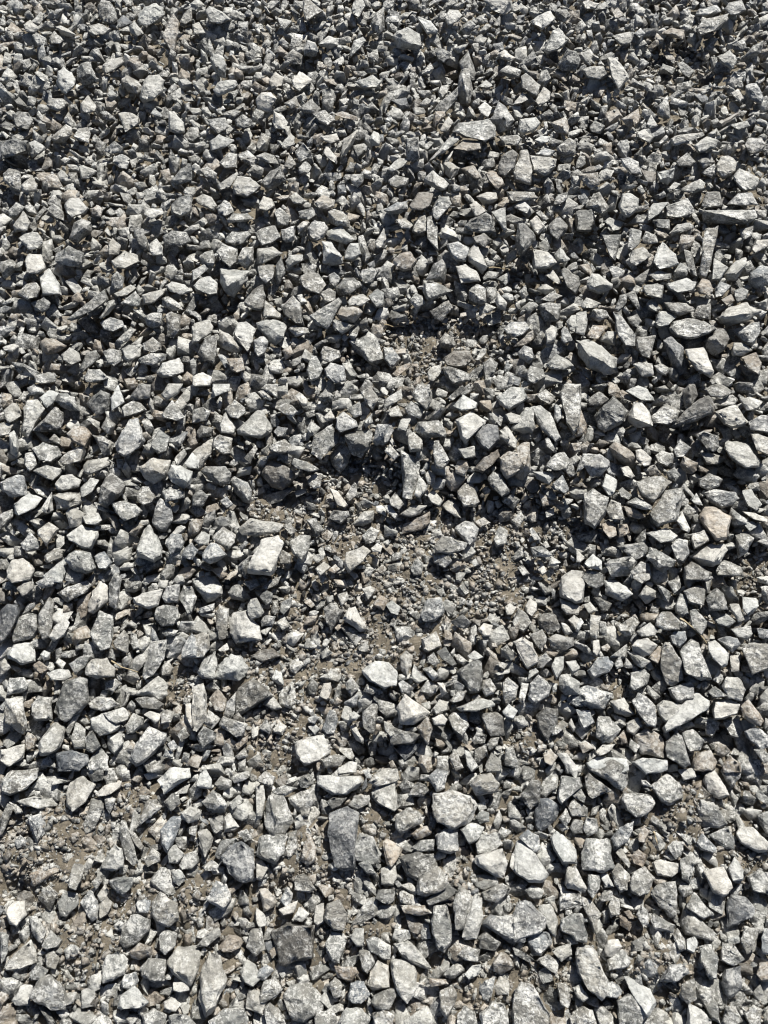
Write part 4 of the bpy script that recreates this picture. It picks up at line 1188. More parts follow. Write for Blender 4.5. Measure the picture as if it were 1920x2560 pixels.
p 639,391 662,380 685,388 697,411 671,408
u 1336,385 1362,370 1388,376 1377,396 1353,399
w 1255,1779 1272,1760 1296,1776 1284,1799 1264,1793
m 866,1024 900,1002 905,1038 885,1044
d 1345,1643 1365,1631 1380,1648 1356,1671 1342,1669
p 1261,1035 1278,1032 1301,1038 1307,1058 1275,1061
w 731,2298 748,2267 775,2283 756,2306
w 1716,2348 1735,2340 1747,2356 1735,2383 1716,2375
u 67,969 87,960 104,969 116,986 75,989
d 794,992 813,972 834,989 830,1003 807,1009
p 1450,766 1466,743 1502,758 1492,769 1457,772
m 1427,1986 1446,1962 1465,1993 1461,2009 1438,1997
m 1411,1912 1457,1912 1454,1932 1415,1935
w 1284,518 1304,494 1326,518 1319,535 1296,526
w 1194,1573 1209,1557 1232,1564 1226,1590 1209,1593
m 1377,1825 1406,1799 1423,1810 1394,1836 1380,1839
d 862,1241 885,1203 894,1212 891,1241 873,1255
p 0,1058 17,1057 35,1061 23,1087 0,1090
u 995,1709 1006,1698 1035,1721 1024,1735 1003,1732
m 873,437 908,434 908,457 894,470 879,457
p 321,64 336,52 362,84 344,93 327,84
p 936,607 960,570 966,596 960,619 943,622
u 960,1061 977,1058 985,1076 969,1108 960,1110
d 766,1715 781,1695 798,1709 790,1735 772,1738
b 1082,307 1087,278 1113,278 1113,292 1087,321
m 1845,573 1883,564 1880,590 1857,602
b 1316,1290 1336,1258 1346,1278 1342,1304 1327,1307
p 58,61 75,49 101,72 87,84 64,78
m 1666,1454 1700,1446 1703,1469 1686,1486
d 1535,775 1550,738 1567,735 1567,758 1547,781
u 648,1553 665,1538 690,1541 683,1564 654,1567
m 320,2074 339,2082 361,2117 355,2128 336,2113
d 1663,1180 1686,1168 1703,1189 1689,1206 1669,1194
m 404,1666 420,1651 434,1669 425,1689 402,1692
m 1579,1434 1625,1434 1625,1449 1605,1460 1582,1446
d 78,87 95,82 116,95 119,116 95,116
p 801,341 842,333 850,353 827,360 803,350
d 1564,735 1585,726 1606,775 1596,778
d 648,1492 665,1475 683,1483 680,1507 665,1515
m 698,1530 703,1504 732,1492 726,1518 709,1538
p 960,1802 977,1807 995,1831 977,1845 960,1825
d 1640,1460 1657,1466 1680,1483 1671,1507 1657,1498
m 1188,2043 1203,2024 1223,2032 1223,2055 1199,2059
p 1486,1880 1507,1862 1538,1860 1524,1880 1498,1891
w 1194,269 1212,255 1231,269 1220,295 1203,286
p 1238,755 1244,729 1267,758 1264,778 1244,772
m 1296,1752 1304,1706 1322,1709 1310,1761
m 1472,318 1486,301 1512,315 1501,336 1478,330
w 1592,333 1611,321 1634,344 1625,359 1596,344
B 1608,1174 1637,1160 1654,1186 1619,1191
m 505,2167 529,2148 548,2163 540,2178 513,2178
m 1496,2244 1511,2225 1535,2225 1527,2252 1500,2256
w 360,1787 376,1776 402,1784 399,1802 388,1810
p 1614,758 1631,745 1654,772 1643,781 1619,775
p 839,1868 879,1871 887,1891 882,1903 862,1891
w 1079,1796 1105,1784 1119,1799 1113,1813 1084,1813
m 1647,174 1657,159 1689,171 1683,188 1651,185
t 1594,2090 1608,2065 1625,2078 1612,2109 1596,2105
p 241,2240 262,2209 274,2225 266,2244 251,2259
m 1396,2047 1415,2020 1429,2047 1415,2070
m 497,425 518,415 542,434 541,448 515,443
p 448,55 463,29 480,17 480,52 463,62
u 35,2105 50,2086 69,2101 66,2117 42,2124
b 1068,2445 1115,2449 1122,2460 1076,2468
p 136,65 153,64 191,87 179,95 156,90
d 648,1472 677,1449 703,1440 694,1463 665,1475
m 651,972 665,960 694,960 694,995 677,980
w 677,1698 688,1674 704,1680 711,1715 694,1709
m 1768,1729 1787,1715 1822,1741 1781,1744
m 260,1997 278,1989 291,1997 274,2036 262,2016
w 1414,1654 1440,1651 1452,1671 1429,1689
p 1538,2132 1550,2113 1577,2159 1573,2171
d 1380,515 1394,486 1420,480 1420,497 1400,512
d 1180,1851 1191,1831 1218,1836 1212,1857 1186,1862
p 571,2009 598,1986 611,2001 583,2028
p 766,1070 778,1053 801,1070 787,1090 772,1090
b 1625,1643 1648,1614 1657,1631 1645,1660 1619,1645
u 1752,431 1787,408 1794,431 1779,444 1758,437
d 1280,2367 1315,2383 1338,2402 1322,2406 1288,2387
w 1500,2186 1519,2182 1535,2217 1511,2221
b 1544,1310 1567,1310 1576,1333 1547,1345
w 807,382 816,362 842,393 842,411 819,396
p 722,494 740,480 766,503 758,512 735,509
m 1635,914 1654,908 1677,923 1666,940 1643,931
p 286,735 327,711 341,720 318,738 292,743
m 989,549 1012,545 1035,564 1024,575 1003,570
p 963,1029 995,1012 1008,1041 977,1042
p 999,2213 1026,2205 1049,2229 1037,2240
d 1712,1440 1781,1440 1784,1446 1729,1457
p 706,1880 706,1857 738,1851 740,1874
p 964,1512 980,1501 1001,1518 995,1538 977,1533
d 1567,795 1593,784 1605,804 1593,819 1573,810
p 158,2518 166,2483 193,2479 185,2506
p 480,61 497,54 515,84 483,88
p 0,1654 12,1645 29,1669 9,1686 0,1692
w 1854,1278 1886,1281 1920,1299 1920,1307 1883,1299
b 81,1663 98,1651 124,1671 101,1683 87,1677
m 1055,1671 1076,1666 1099,1689 1082,1703
d 610,1454 642,1446 654,1463 625,1478
m 327,1579 341,1585 350,1619 333,1625 325,1608
u 821,688 836,680 853,697 839,720 824,709
m 1278,1301 1301,1278 1314,1293 1296,1322
w 921,347 934,327 949,333 943,350 950,365 928,367
m 960,1128 974,1110 1001,1139 986,1151
p 683,1819 700,1805 717,1816 706,1839 683,1831
w 1241,136 1261,124 1287,145 1281,156 1255,148
m 1122,1752 1145,1729 1168,1726 1157,1750 1134,1758
m 746,420 764,402 781,417 772,434 749,434
p 787,1423 810,1403 827,1417 801,1440
m 709,417 723,385 742,411 726,428
b 832,286 856,278 894,292 894,302 856,295
m 842,1486 868,1478 873,1498 853,1518
p 1099,324 1122,289 1134,307 1119,330 1102,330
w 873,1816 885,1813 911,1848 908,1860 891,1851
b 224,523 246,512 258,523 252,544 229,541
m 648,1822 665,1793 681,1822 674,1836
m 1886,1986 1897,1974 1924,1997 1920,2013 1897,2001
p 992,1076 1003,1047 1027,1047 1015,1079
m 1495,1550 1515,1556 1518,1590 1498,1588
p 1061,1186 1073,1174 1089,1189 1084,1215 1070,1212
m 124,93 136,77 159,101 150,110 127,110
u 683,1079 694,1066 720,1070 714,1090 694,1093
p 1825,312 1868,301 1877,315 1845,327
p 1339,723 1365,709 1388,723 1365,738
p 1196,769 1215,758 1241,769 1220,784 1203,784
d 1206,694 1220,677 1249,680 1241,697 1209,701
d 1119,995 1157,960 1163,974 1145,992 1131,1003
m 1216,1862 1226,1845 1249,1842 1244,1865 1223,1877
m 101,1915 107,1897 124,1891 145,1920
m 594,2082 617,2070 633,2097 613,2105
d 744,1951 760,1939 779,1955 771,1970 752,1970
p 1362,688 1382,674 1406,709 1394,711
w 1454,6 1469,0 1498,9 1489,23 1463,23
b 977,937 1003,914 1027,908 1027,917 992,943
m 1241,697 1272,680 1277,700 1264,717
b 526,1423 552,1417 570,1435 552,1449
m 1351,749 1380,730 1406,740 1382,755
m 960,1310 995,1330 992,1339 960,1342
b 321,1333 347,1304 359,1316 339,1345
m 711,258 740,240 749,263 729,275
m 1068,1643 1084,1631 1102,1657 1084,1667 1071,1657
p 690,1556 711,1540 726,1564 706,1576
w 738,989 749,980 769,998 769,1015 755,1016
d 678,1533 680,1501 694,1492 698,1527 688,1538
u 1385,1044 1388,1009 1403,1018 1406,1044 1394,1058
p 691,43 732,52 711,78 700,64
b 1348,1232 1362,1238 1388,1261 1356,1267
w 742,567 758,552 775,555 766,575 746,587
w 1550,1168 1570,1165 1588,1191 1579,1197 1559,1189
p 905,1472 926,1463 940,1475 920,1501
m 610,1145 639,1112 645,1122 625,1160
t 279,1541 304,1527 327,1521 321,1535 289,1553
w 1481,1602 1498,1599 1501,1628 1492,1643 1482,1631
p 1614,1721 1619,1712 1651,1741 1640,1752 1619,1735
p 1093,231 1105,214 1121,211 1119,234 1105,250
p 434,1012 451,989 469,1012 454,1027
t 1446,1860 1469,1854 1486,1871 1457,1883
m 1546,1226 1556,1218 1580,1238 1573,1252 1550,1241
d 443,1839 460,1816 475,1839 454,1857
m 404,1582 420,1569 446,1576 437,1590 411,1592
b 1183,1304 1209,1293 1226,1307 1200,1322
w 626,1828 636,1803 648,1816 645,1839 630,1851
b 1544,980 1556,974 1593,1001 1585,1006 1556,995
w 1261,1518 1275,1507 1291,1518 1281,1538 1267,1538
w 1420,1550 1435,1537 1452,1550 1440,1576
p 1457,1512 1475,1504 1495,1527 1472,1535
p 1780,1700 1797,1673 1810,1698 1799,1713
w 1891,1443 1920,1440 1932,1452 1920,1463 1894,1454
b 607,1845 622,1836 619,1854 593,1877 586,1860
m 706,1316 726,1307 743,1327 726,1339
u 547,1252 567,1241 584,1261 567,1272
u 497,1521 538,1507 535,1527 500,1533
w 1336,350 1353,339 1377,341 1371,356 1348,362
b 706,876 726,862 735,885 714,900
p 1367,1417 1377,1388 1403,1406 1388,1417
w 6,868 35,859 49,865 32,882 9,876
b 1802,749 1828,735 1839,752 1816,765
u 1891,1353 1920,1342 1932,1365 1920,1371
w 960,1264 974,1261 995,1287 989,1299 969,1281
m 908,1729 917,1709 946,1724 931,1738
w 1168,1640 1186,1625 1209,1643 1191,1651 1174,1648
t 1634,574 1654,570 1676,593 1663,597 1643,587
m 228,2205 247,2186 258,2202 239,2225
m 1570,1868 1576,1845 1598,1865 1590,1886
p 1816,2348 1847,2337 1851,2356 1820,2364
w 1825,234 1845,223 1860,246 1851,258
w 1403,1556 1420,1562 1432,1582 1414,1590 1406,1576
m 50,2013 23,2005 39,2036 58,2032
w 284,2313 301,2296 312,2306 305,2327 287,2325
b 1656,130 1666,126 1689,145 1686,162 1666,148
w 1280,263 1307,230 1320,249 1307,258
m 587,1891 613,1868 622,1891 596,1900
p 1857,1310 1883,1301 1894,1316 1874,1329
m 1361,1096 1371,1092 1388,1122 1385,1132 1365,1116
w 645,980 659,972 683,998 677,1003 654,992
p 894,1616 921,1602 920,1631 897,1628
w 100,1637 110,1625 127,1631 124,1648 110,1654
w 740,738 755,735 769,755 749,766
w 1616,310 1628,286 1645,315 1625,321
m 1050,188 1076,156 1084,171 1076,185
p 1725,1249 1741,1232 1758,1264 1738,1261
p 807,1044 827,1025 839,1047 816,1055
p 1194,217 1215,200 1232,214 1220,226
p 1187,902 1203,871 1216,871 1215,885 1194,905
d 1535,1660 1550,1634 1559,1666 1541,1674
m 471,2067 494,2063 490,2090 471,2086
w 1093,1706 1108,1706 1119,1732 1105,1741
u 417,1860 434,1848 446,1868 428,1880
b 1530,29 1544,20 1562,38 1538,49
p 216,1050 226,1044 250,1055 249,1076
p 407,1891 414,1871 434,1880 434,1897
w 1440,1371 1463,1394 1452,1406 1440,1406
p 908,1055 931,1032 931,1055 914,1073
w 769,1816 787,1810 801,1822 787,1839
m 122,1099 136,1084 153,1099 150,1113
p 873,1787 885,1777 901,1790 888,1803 873,1802
m 1293,1420 1307,1411 1325,1435 1307,1440
u 1322,1325 1330,1317 1353,1351 1336,1351
u 769,1796 787,1786 800,1793 787,1810 772,1807
p 735,1229 766,1219 766,1232 740,1245
p 1319,1700 1322,1677 1339,1669 1348,1680
w 927,1371 943,1358 957,1365 952,1380 931,1380
d 1559,1669 1564,1643 1589,1669 1570,1671
w 1440,1553 1452,1544 1460,1556 1446,1579 1440,1579
b 1547,1839 1559,1825 1570,1860 1556,1860
u 1585,84 1602,69 1614,84 1599,98
w 1343,1423 1356,1407 1368,1429 1356,1440
b 816,1426 839,1411 850,1423 836,1435
w 492,1527 506,1533 538,1533 535,1544 503,1541
p 1362,1278 1385,1270 1385,1287 1365,1296
d 1750,1709 1761,1700 1776,1712 1761,1729
b 1558,2279 1573,2275 1589,2298 1573,2298
p 651,1576 683,1564 665,1590 654,1585
w 1669,475 1686,454 1703,460 1686,475
p 544,1625 567,1608 575,1625 549,1630
p 1236,1683 1275,1671 1275,1683 1244,1689
p 1238,1663 1249,1654 1270,1660 1261,1674
p 1374,1706 1394,1709 1391,1729 1382,1732
m 1600,1947 1616,1951 1635,1970 1604,1962
b 1747,1163 1773,1176 1767,1184 1744,1177
b 680,1700 706,1718 735,1698 723,1718 700,1721
m 1239,1055 1249,1038 1258,1044 1252,1067
w 570,1313 584,1307 599,1319 590,1327
w 888,1504 895,1486 907,1508 894,1512
w 1177,1406 1189,1395 1197,1411 1186,1417"""
LABELS = """broad mottled grey rounded stone on the bottom edge, right of the middle
wide flat charcoal slab sunk in soil, near the bottom, left of the middle
broad round-edged stone with dark left half and pale mottled right half, lower centre
tall dark curved slab like a boot with paler foot, lower centre-left
tall pale kite-shaped shard pointing down, near the bottom, left of the middle
rough grey lumpy stone at the bottom edge, below the wide charcoal slab
long pale shard slanting down to a point at right, near the bottom
big dark dimpled slab in two joined halves slanting up right, lower left
smooth slate-blue rounded pebble-like stone, the darkest one in the lower left
big stone crusted with bright white patches, lower right of the middle
large pale striped slab slanting down right, the biggest stone in the upper right
pale grey stone left of the tall kite-shaped shard, near the bottom
square-topped grey block with soft dark centre, lower right, right of white-crusted stone
tall pale flat slab ending in a point, bottom centre
tall grey oval slab with rough surface, below a soil patch, lower left of centre
big mid-grey six-sided stone below a near-white narrow left-leaning one, far-right near the bottom
bright white jagged stone standing upright, left of the centre soil patch
big mid-grey five-sided stone below a pale grey oblong right-leaning one, far-left near the bottom
big bluish grey four-sided stone above a bluish grey six-sided one, centre-right near the bottom
large grey stone with round white-spotted lower end, right side at mid-height
big mid-grey oblong crosswise stone below a pale grey five-sided one, centre-left near the bottom
smooth pale grey flat slab cut off by the right edge of the photo
dark grey oblong stone right of a black long stone, right side
big bluish grey oblong left-leaning stone below a mid-grey oblong right-leaning one, centre-right near the bottom
long bluish grey boat-shaped slab slanting up right, lower left
long upright grey speckled slab, right of a pale ribbed shard, above mid-height
large dark triangular slab with faint crossing ridges, lower left of centre
big near-white four-sided stone above a near-white narrow crosswise one, centre in lower part
big pale grey polygonal slab beside a narrow upright bar, left of the centre
long black upright stone with narrow top, right side below mid-height
large flat tan stone with pinkish rim, the only tan one at right
smooth bright white blunt stone at right edge of the centre soil patch
big dark grey five-sided stone left of a near-white four-sided one, centre-right above mid-height
big dark grey oblong right-leaning stone left of a mid-grey six-sided one, far-left near the bottom
big mid-grey oblong upright stone below a bluish grey five-sided one, centre-right at mid-height
big dark grey four-sided stone below a near-white narrow crosswise one, centre-right in lower part
big mid-grey narrow upright stone below a mid-grey narrow upright one, centre near the bottom
big mid-grey six-sided stone right of a mid-grey six-sided one, centre-right near the bottom
long upright grey speckled slab narrowing downwards, just above the centre
big bluish stone with sharp peaked top, left side above mid-height
big mid-grey four-sided stone below a mid-grey oblong upright one, centre-left in lower part
big mid-grey six-sided stone below a mid-grey five-sided one, centre-left near the bottom
big dark grey five-sided stone above a mid-grey four-sided one, centre in lower part
big mid-grey narrow upright stone above a near-white narrow upright one, centre-right near the bottom
round dark brown dimpled stone on soil, left of the centre
long speckled pale oval lying crosswise, upper right, above a bluish banana-shaped stone
big mid-grey oblong upright stone right of a mid-grey six-sided one, far-right near the bottom
big mid-grey oblong right-leaning stone below a near-white oblong right-leaning one, far-left in lower part
white frosted rounded block in the middle of the lower soil patch
big pale grey five-sided stone below a bluish grey six-sided one, centre near the bottom
big mid-grey oblong upright stone above a pale grey six-sided one, far-left below mid-height
big mid-grey four-sided stone below a mid-grey oblong right-leaning one, centre above mid-height
big mid-grey oblong left-leaning stone below a mid-grey oblong left-leaning one, far-right near the bottom
big slate-blue five-sided stone above a mid-grey oblong upright one, far-right near the bottom
big pale grey five-sided stone above a mid-grey narrow upright one, far-left in lower part
grey triangular stone with bright white rim, centre, below mid-height
long arched grey stone lying crosswise with pale ends, near the top, right of middle
big mid-grey six-sided stone below a near-white narrow crosswise one, far-right in lower part
bright white wedge lying crosswise with dark shadowed side, lower centre
big near-white narrow right-leaning stone right of a pale grey four-sided one, far-right below mid-height
big brownish five-sided stone above a near-white narrow crosswise one, far-right in lower part
big pale grey four-sided stone below a bluish grey oblong upright one, far-left at mid-height
big mid-grey four-sided stone below a dark grey five-sided one, centre near the bottom
big bluish grey five-sided stone right of a pale grey six-sided one, centre-right below mid-height
big mid-grey narrow crosswise stone below a pale grey five-sided one, far-right in upper part
big slate-blue five-sided stone below a dark grey oblong upright one, centre-right in lower part
big pale grey narrow left-leaning stone below a bluish grey four-sided one, far-right at mid-height
big pale grey six-sided stone right of a pale grey oblong right-leaning one, centre-left below mid-height
big mid-grey four-sided stone above a bluish grey oblong right-leaning one, far-right in lower part
big mid-grey six-sided stone above a mid-grey triangular one, far-right in lower part
mid-grey oblong upright stone left of a mid-grey four-sided one, far-left below mid-height
charcoal narrow right-leaning stone right of a mid-grey oblong crosswise one, far-right above mid-height
pale grey six-sided stone above a dark brown five-sided one, centre-left above mid-height
mid-grey four-sided stone above a mid-grey four-sided one, centre at mid-height
pale grey triangular stone above a dark grey four-sided one, centre-left in upper part
pale grey five-sided stone left of a mid-grey five-sided one, far-left near the bottom
near-white narrow crosswise stone above a dark grey four-sided one, centre-right in lower part
pale grey narrow crosswise stone above a bluish grey triangular one, far-right above mid-height
mid-grey five-sided stone right of a slate-blue narrow upright one, centre in lower part
near-white four-sided stone below a pale grey five-sided one, centre-right in lower part
pale grey oblong right-leaning stone above a mid-grey five-sided one, far-left near the bottom
slate-blue oblong crosswise stone left of a mid-grey five-sided one, far-left in lower part
mid-grey five-sided stone above a mid-grey oblong right-leaning one, far-right at mid-height
near-white oblong crosswise stone above a dark grey oblong crosswise one, far-right at mid-height
pale grey oblong right-leaning stone above a slate-blue oblong crosswise one, far-left in lower part
mid-grey narrow upright stone right of a near-white four-sided one, far-right in upper part
dark grey oblong upright stone above a mid-grey five-sided one, centre-right below mid-height
near-white narrow upright stone below a mid-grey narrow upright one, centre-right near the bottom
dark grey five-sided stone right of a slate-blue narrow upright one, far-left below mid-height
pale grey narrow upright stone below a pale grey oblong right-leaning one, centre-left below mid-height
near-white narrow left-leaning stone right of a mid-grey triangular one, far-right in lower part
dark grey five-sided stone above a mid-grey four-sided one, centre at mid-height
mid-grey oblong upright stone right of a brownish five-sided one, far-right in lower part
pale grey five-sided stone below a pale grey oblong crosswise one, centre in lower part
charcoal four-sided stone above a mid-grey oblong crosswise one, far-left at mid-height
pale grey five-sided stone left of a near-white six-sided one, centre-left at mid-height
pale grey narrow crosswise stone above a near-white oblong right-leaning one, centre-left at mid-height
slate-blue narrow upright stone left of a near-white oblong left-leaning one, far-right above mid-height
near-white five-sided stone above a mid-grey oblong left-leaning one, far-right near the bottom
near-white oblong left-leaning stone left of a mid-grey four-sided one, centre-right in lower part
mid-grey oblong left-leaning stone right of a pale grey narrow upright one, centre-right near the bottom
near-white four-sided stone below a mid-grey narrow left-leaning one, far-right near the bottom
mid-grey six-sided stone left of a mid-grey narrow right-leaning one, centre near the bottom
pale grey four-sided stone right of a dark grey six-sided one, centre-left below mid-height
pale grey narrow upright stone left of a dark grey oblong right-leaning one, far-left above mid-height
mid-grey four-sided stone above a slate-blue five-sided one, far-right near the bottom
near-white oblong right-leaning stone below a bluish grey narrow right-leaning one, centre-left in lower part
bluish grey oblong left-leaning stone left of a pale grey four-sided one, far-right below mid-height
near-white six-sided stone left of a pale grey oblong right-leaning one, far-left at mid-height
pale grey triangular stone right of a near-white five-sided one, centre-left above mid-height
near-white five-sided stone above a mid-grey five-sided one, far-left at mid-height
mid-grey five-sided stone below a near-white five-sided one, far-left at mid-height
slate-blue five-sided stone below a mid-grey five-sided one, far-right near the bottom
pale grey five-sided stone above a mid-grey four-sided one, centre near the bottom
mid-grey five-sided stone left of a pale grey four-sided one, far-left near the bottom
bluish grey six-sided stone below a pale grey five-sided one, centre in lower part
charcoal six-sided stone above a near-white oblong left-leaning one, far-right above mid-height
mid-grey six-sided stone below a bluish grey five-sided one, centre-right below mid-height
mid-grey six-sided stone right of a mid-grey oblong upright one, far-right near the bottom
mid-grey narrow upright stone left of a mid-grey five-sided one, far-right near the bottom
mid-grey four-sided stone below a mid-grey six-sided one, centre near the bottom
pale grey six-sided stone below a brownish narrow upright one, far-left near the top
charcoal four-sided stone below a bluish grey five-sided one, centre-right below mid-height
bluish grey oblong upright stone above a pale grey four-sided one, centre-left at mid-height
mid-grey five-sided stone above a mid-grey six-sided one, centre-left near the bottom
slate-blue narrow upright stone left of a dark grey five-sided one, far-left below mid-height
pale grey narrow left-leaning stone left of a mid-grey narrow upright one, centre-right above mid-height
slate-blue four-sided stone right of a near-white four-sided one, centre-right above mid-height
mid-grey six-sided stone below a pale grey narrow left-leaning one, centre-right near the bottom
pale grey narrow left-leaning stone above a pale grey oblong upright one, centre near the bottom
near-white five-sided stone below a dark grey five-sided one, far-left below mid-height
near-white oblong left-leaning stone right of a slate-blue narrow upright one, far-right above mid-height
tan five-sided stone left of a brownish narrow upright one, centre-right at mid-height
near-white four-sided stone left of a slate-blue four-sided one, centre-right above mid-height
pale grey six-sided stone above a mid-grey narrow upright one, centre near the top
bluish grey five-sided stone above a near-white oblong right-leaning one, far-left at mid-height
near-white narrow left-leaning stone above a mid-grey six-sided one, far-right near the bottom
pale grey oblong crosswise stone left of a bluish grey four-sided one, far-right above mid-height
near-white oblong left-leaning stone left of a dark grey four-sided one, far-right in lower part
pale grey six-sided stone below a mid-grey oblong upright one, far-left below mid-height
pale grey oblong right-leaning stone left of a pale grey narrow left-leaning one, centre-right above mid-height
near-white four-sided stone left of a mid-grey oblong crosswise one, far-right above mid-height
mid-grey narrow upright stone above a pale grey four-sided one, far-left in lower part
mid-grey six-sided stone right of a pale grey five-sided one, centre-right in lower part
dark grey narrow upright stone right of a dark grey five-sided one, far-left below mid-height
near-white oblong left-leaning stone left of a charcoal four-sided one, centre-right below mid-height
mid-grey narrow upright stone below a pale grey five-sided one, far-left in lower part
mid-grey five-sided stone below a pale grey five-sided one, centre in lower part
near-white oblong right-leaning stone right of a mid-grey narrow right-leaning one, far-left below mid-height
charcoal oblong upright stone above a near-white four-sided one, centre-right in upper part
mid-grey four-sided stone right of a mid-grey oblong upright one, far-left below mid-height
mid-grey oblong right-leaning stone left of a dark grey five-sided one, centre-right in lower part
bluish grey four-sided stone right of a mid-grey narrow crosswise one, centre-right near the top
bluish grey narrow right-leaning stone right of a mid-grey narrow upright one, centre-left in lower part
dark grey oblong crosswise stone below a dark grey oblong right-leaning one, far-left in upper part
pale grey oblong upright stone right of a charcoal oblong right-leaning one, centre-right in upper part
bluish grey five-sided stone left of a pale grey six-sided one, centre-right below mid-height
dark grey four-sided stone below a near-white four-sided one, far-left in upper part
mid-grey five-sided stone right of a mid-grey oblong upright one, centre-left in lower part
near-white four-sided stone left of a mid-grey narrow upright one, far-right in upper part
pale grey four-sided stone left of a mid-grey five-sided one, far-left near the bottom
pale grey oblong crosswise stone below a mid-grey narrow right-leaning one, centre-left below mid-height
dark grey oblong crosswise stone left of a charcoal oblong upright one, centre-right in upper part
bluish grey five-sided stone below a slate-blue six-sided one, centre-left near the bottom
bluish grey six-sided stone below a bluish grey four-sided one, centre-right near the bottom
bluish grey five-sided stone above a mid-grey five-sided one, centre below mid-height
pale grey four-sided stone left of a near-white narrow right-leaning one, far-right below mid-height
mid-grey oblong crosswise stone below a mid-grey four-sided one, centre above mid-height
mid-grey oblong crosswise stone left of a bluish grey five-sided one, centre at mid-height
mid-grey narrow upright stone above a mid-grey narrow crosswise one, centre-right near the top
mid-grey narrow right-leaning stone right of a mid-grey six-sided one, centre near the bottom
mid-grey oblong left-leaning stone left of a dark grey oblong crosswise one, far-right at mid-height
bluish grey oblong crosswise stone above a tan five-sided one, far-right at mid-height
near-white four-sided stone below a pale grey six-sided one, far-right below mid-height
charcoal four-sided stone right of a mid-grey five-sided one, centre-right below mid-height
pale grey five-sided stone above a near-white four-sided one, centre-right in lower part
near-white narrow crosswise stone below a brownish five-sided one, far-right in lower part
pale grey oblong crosswise stone above a near-white five-sided one, far-left at mid-height
dark grey six-sided stone below a near-white oblong crosswise one, centre-left below mid-height
pale grey oblong crosswise stone above a pale grey five-sided one, centre in lower part
pale grey four-sided stone left of a dark grey four-sided one, centre-left in upper part
bluish grey five-sided stone left of a bluish grey oblong right-leaning one, far-right near the bottom
mid-grey narrow right-leaning stone above a pale grey oblong crosswise one, centre-left below mid-height
mid-grey oblong right-leaning stone right of a dark grey oblong left-leaning one, centre above mid-height
mid-grey oblong crosswise stone above a near-white oblong left-leaning one, far-right at mid-height
pale grey four-sided stone below a mid-grey narrow upright one, far-left in lower part
near-white oblong left-leaning stone below a mid-grey oblong crosswise one, far-right below mid-height
near-white four-sided stone below a dark grey oblong crosswise one, far-left in upper part
brownish six-sided stone above a near-white oblong left-leaning one, far-right in lower part
charcoal oblong crosswise stone below a pale grey oblong right-leaning one, centre-left at mid-height
near-white six-sided stone above a pale grey oblong right-leaning one, far-left near the bottom
mid-grey five-sided stone right of a pale grey four-sided one, centre-left near the bottom
mid-grey oblong left-leaning stone below a pale grey five-sided one, centre-left near the bottom
dark grey oblong right-leaning stone right of a pale grey narrow upright one, far-left above mid-height
bluish grey triangular stone below a pale grey narrow crosswise one, far-right above mid-height
pale grey five-sided stone left of a mid-grey four-sided one, centre-left near the bottom
pale grey six-sided stone above a near-white four-sided one, far-right below mid-height
mid-grey six-sided stone below a mid-grey blunt one, centre near the bottom
dark grey five-sided stone above a brownish five-sided one, far-left above mid-height
mid-grey four-sided stone below a mid-grey four-sided one, centre at mid-height
brownish narrow upright stone below a pale grey four-sided one, centre-left near the top
pale grey five-sided stone above a mid-grey four-sided one, centre-right near the bottom
bluish grey five-sided stone above a pale grey narrow crosswise one, far-right in upper part
pale grey four-sided stone above a brownish narrow upright one, far-left near the top
mid-grey six-sided stone below a near-white four-sided one, centre in upper part
mid-grey five-sided stone above a bluish grey five-sided one, centre-right at mid-height
mid-grey four-sided stone below a pale grey five-sided one, centre-right near the bottom
mid-grey six-sided stone right of a near-white six-sided one, far-left near the bottom
near-white five-sided stone left of a pale grey triangular one, centre-left above mid-height
mid-grey oblong crosswise stone right of a near-white four-sided one, far-right above mid-height
bluish grey four-sided stone below a mid-grey oblong right-leaning one, far-left in lower part
near-white six-sided stone right of a pale grey five-sided one, centre-left at mid-height
dark grey five-sided stone left of a pale grey blunt one, centre-right in upper part
mid-grey five-sided stone above a pale grey oblong right-leaning one, centre-left below mid-height
dark grey oblong upright stone above a slate-blue five-sided one, centre-right in lower part
mid-grey oblong upright stone above a mid-grey six-sided one, centre near the bottom
bluish grey narrow left-leaning stone above a pale grey oblong left-leaning one, far-right above mid-height
dark grey oblong left-leaning stone above a pale grey triangular one, centre-left above mid-height
mid-grey four-sided stone right of a pale grey five-sided one, centre-left near the bottom
pale grey four-sided stone above a mid-grey five-sided one, far-left below mid-height
mid-grey oblong crosswise stone below a charcoal four-sided one, far-left at mid-height
near-white oblong left-leaning stone right of a dark grey six-sided one, far-right near the top
pale grey oblong right-leaning stone above a charcoal oblong crosswise one, centre-left at mid-height
pale grey oblong right-leaning stone right of a mid-grey four-sided one, centre at mid-height
near-white oblong crosswise stone right of a mid-grey six-sided one, far-right in lower part
bluish grey six-sided stone above a pale grey five-sided one, centre near the bottom
dark brown oblong crosswise stone above a mid-grey four-sided one, centre above mid-height
bluish grey oblong right-leaning stone above a bluish grey five-sided one, centre-right below mid-height
near-white oblong right-leaning stone above a mid-grey oblong right-leaning one, far-left in lower part
dark grey oblong crosswise stone below a near-white oblong crosswise one, far-right at mid-height
mid-grey six-sided stone below a dark grey oblong right-leaning one, far-left at mid-height
bluish grey five-sided stone left of a brownish oblong left-leaning one, centre-right at mid-height
mid-grey five-sided stone right of a near-white oblong right-leaning one, centre-left in lower part
dark grey narrow right-leaning stone right of a near-white four-sided one, far-left above mid-height
mid-grey five-sided stone right of a slate-blue oblong crosswise one, far-left in lower part
mid-grey four-sided stone right of a near-white oblong right-leaning one, centre-left at mid-height
mid-grey narrow right-leaning stone right of a near-white oblong left-leaning one, far-right near the top
near-white oblong crosswise stone above a dark grey six-sided one, far-left below mid-height
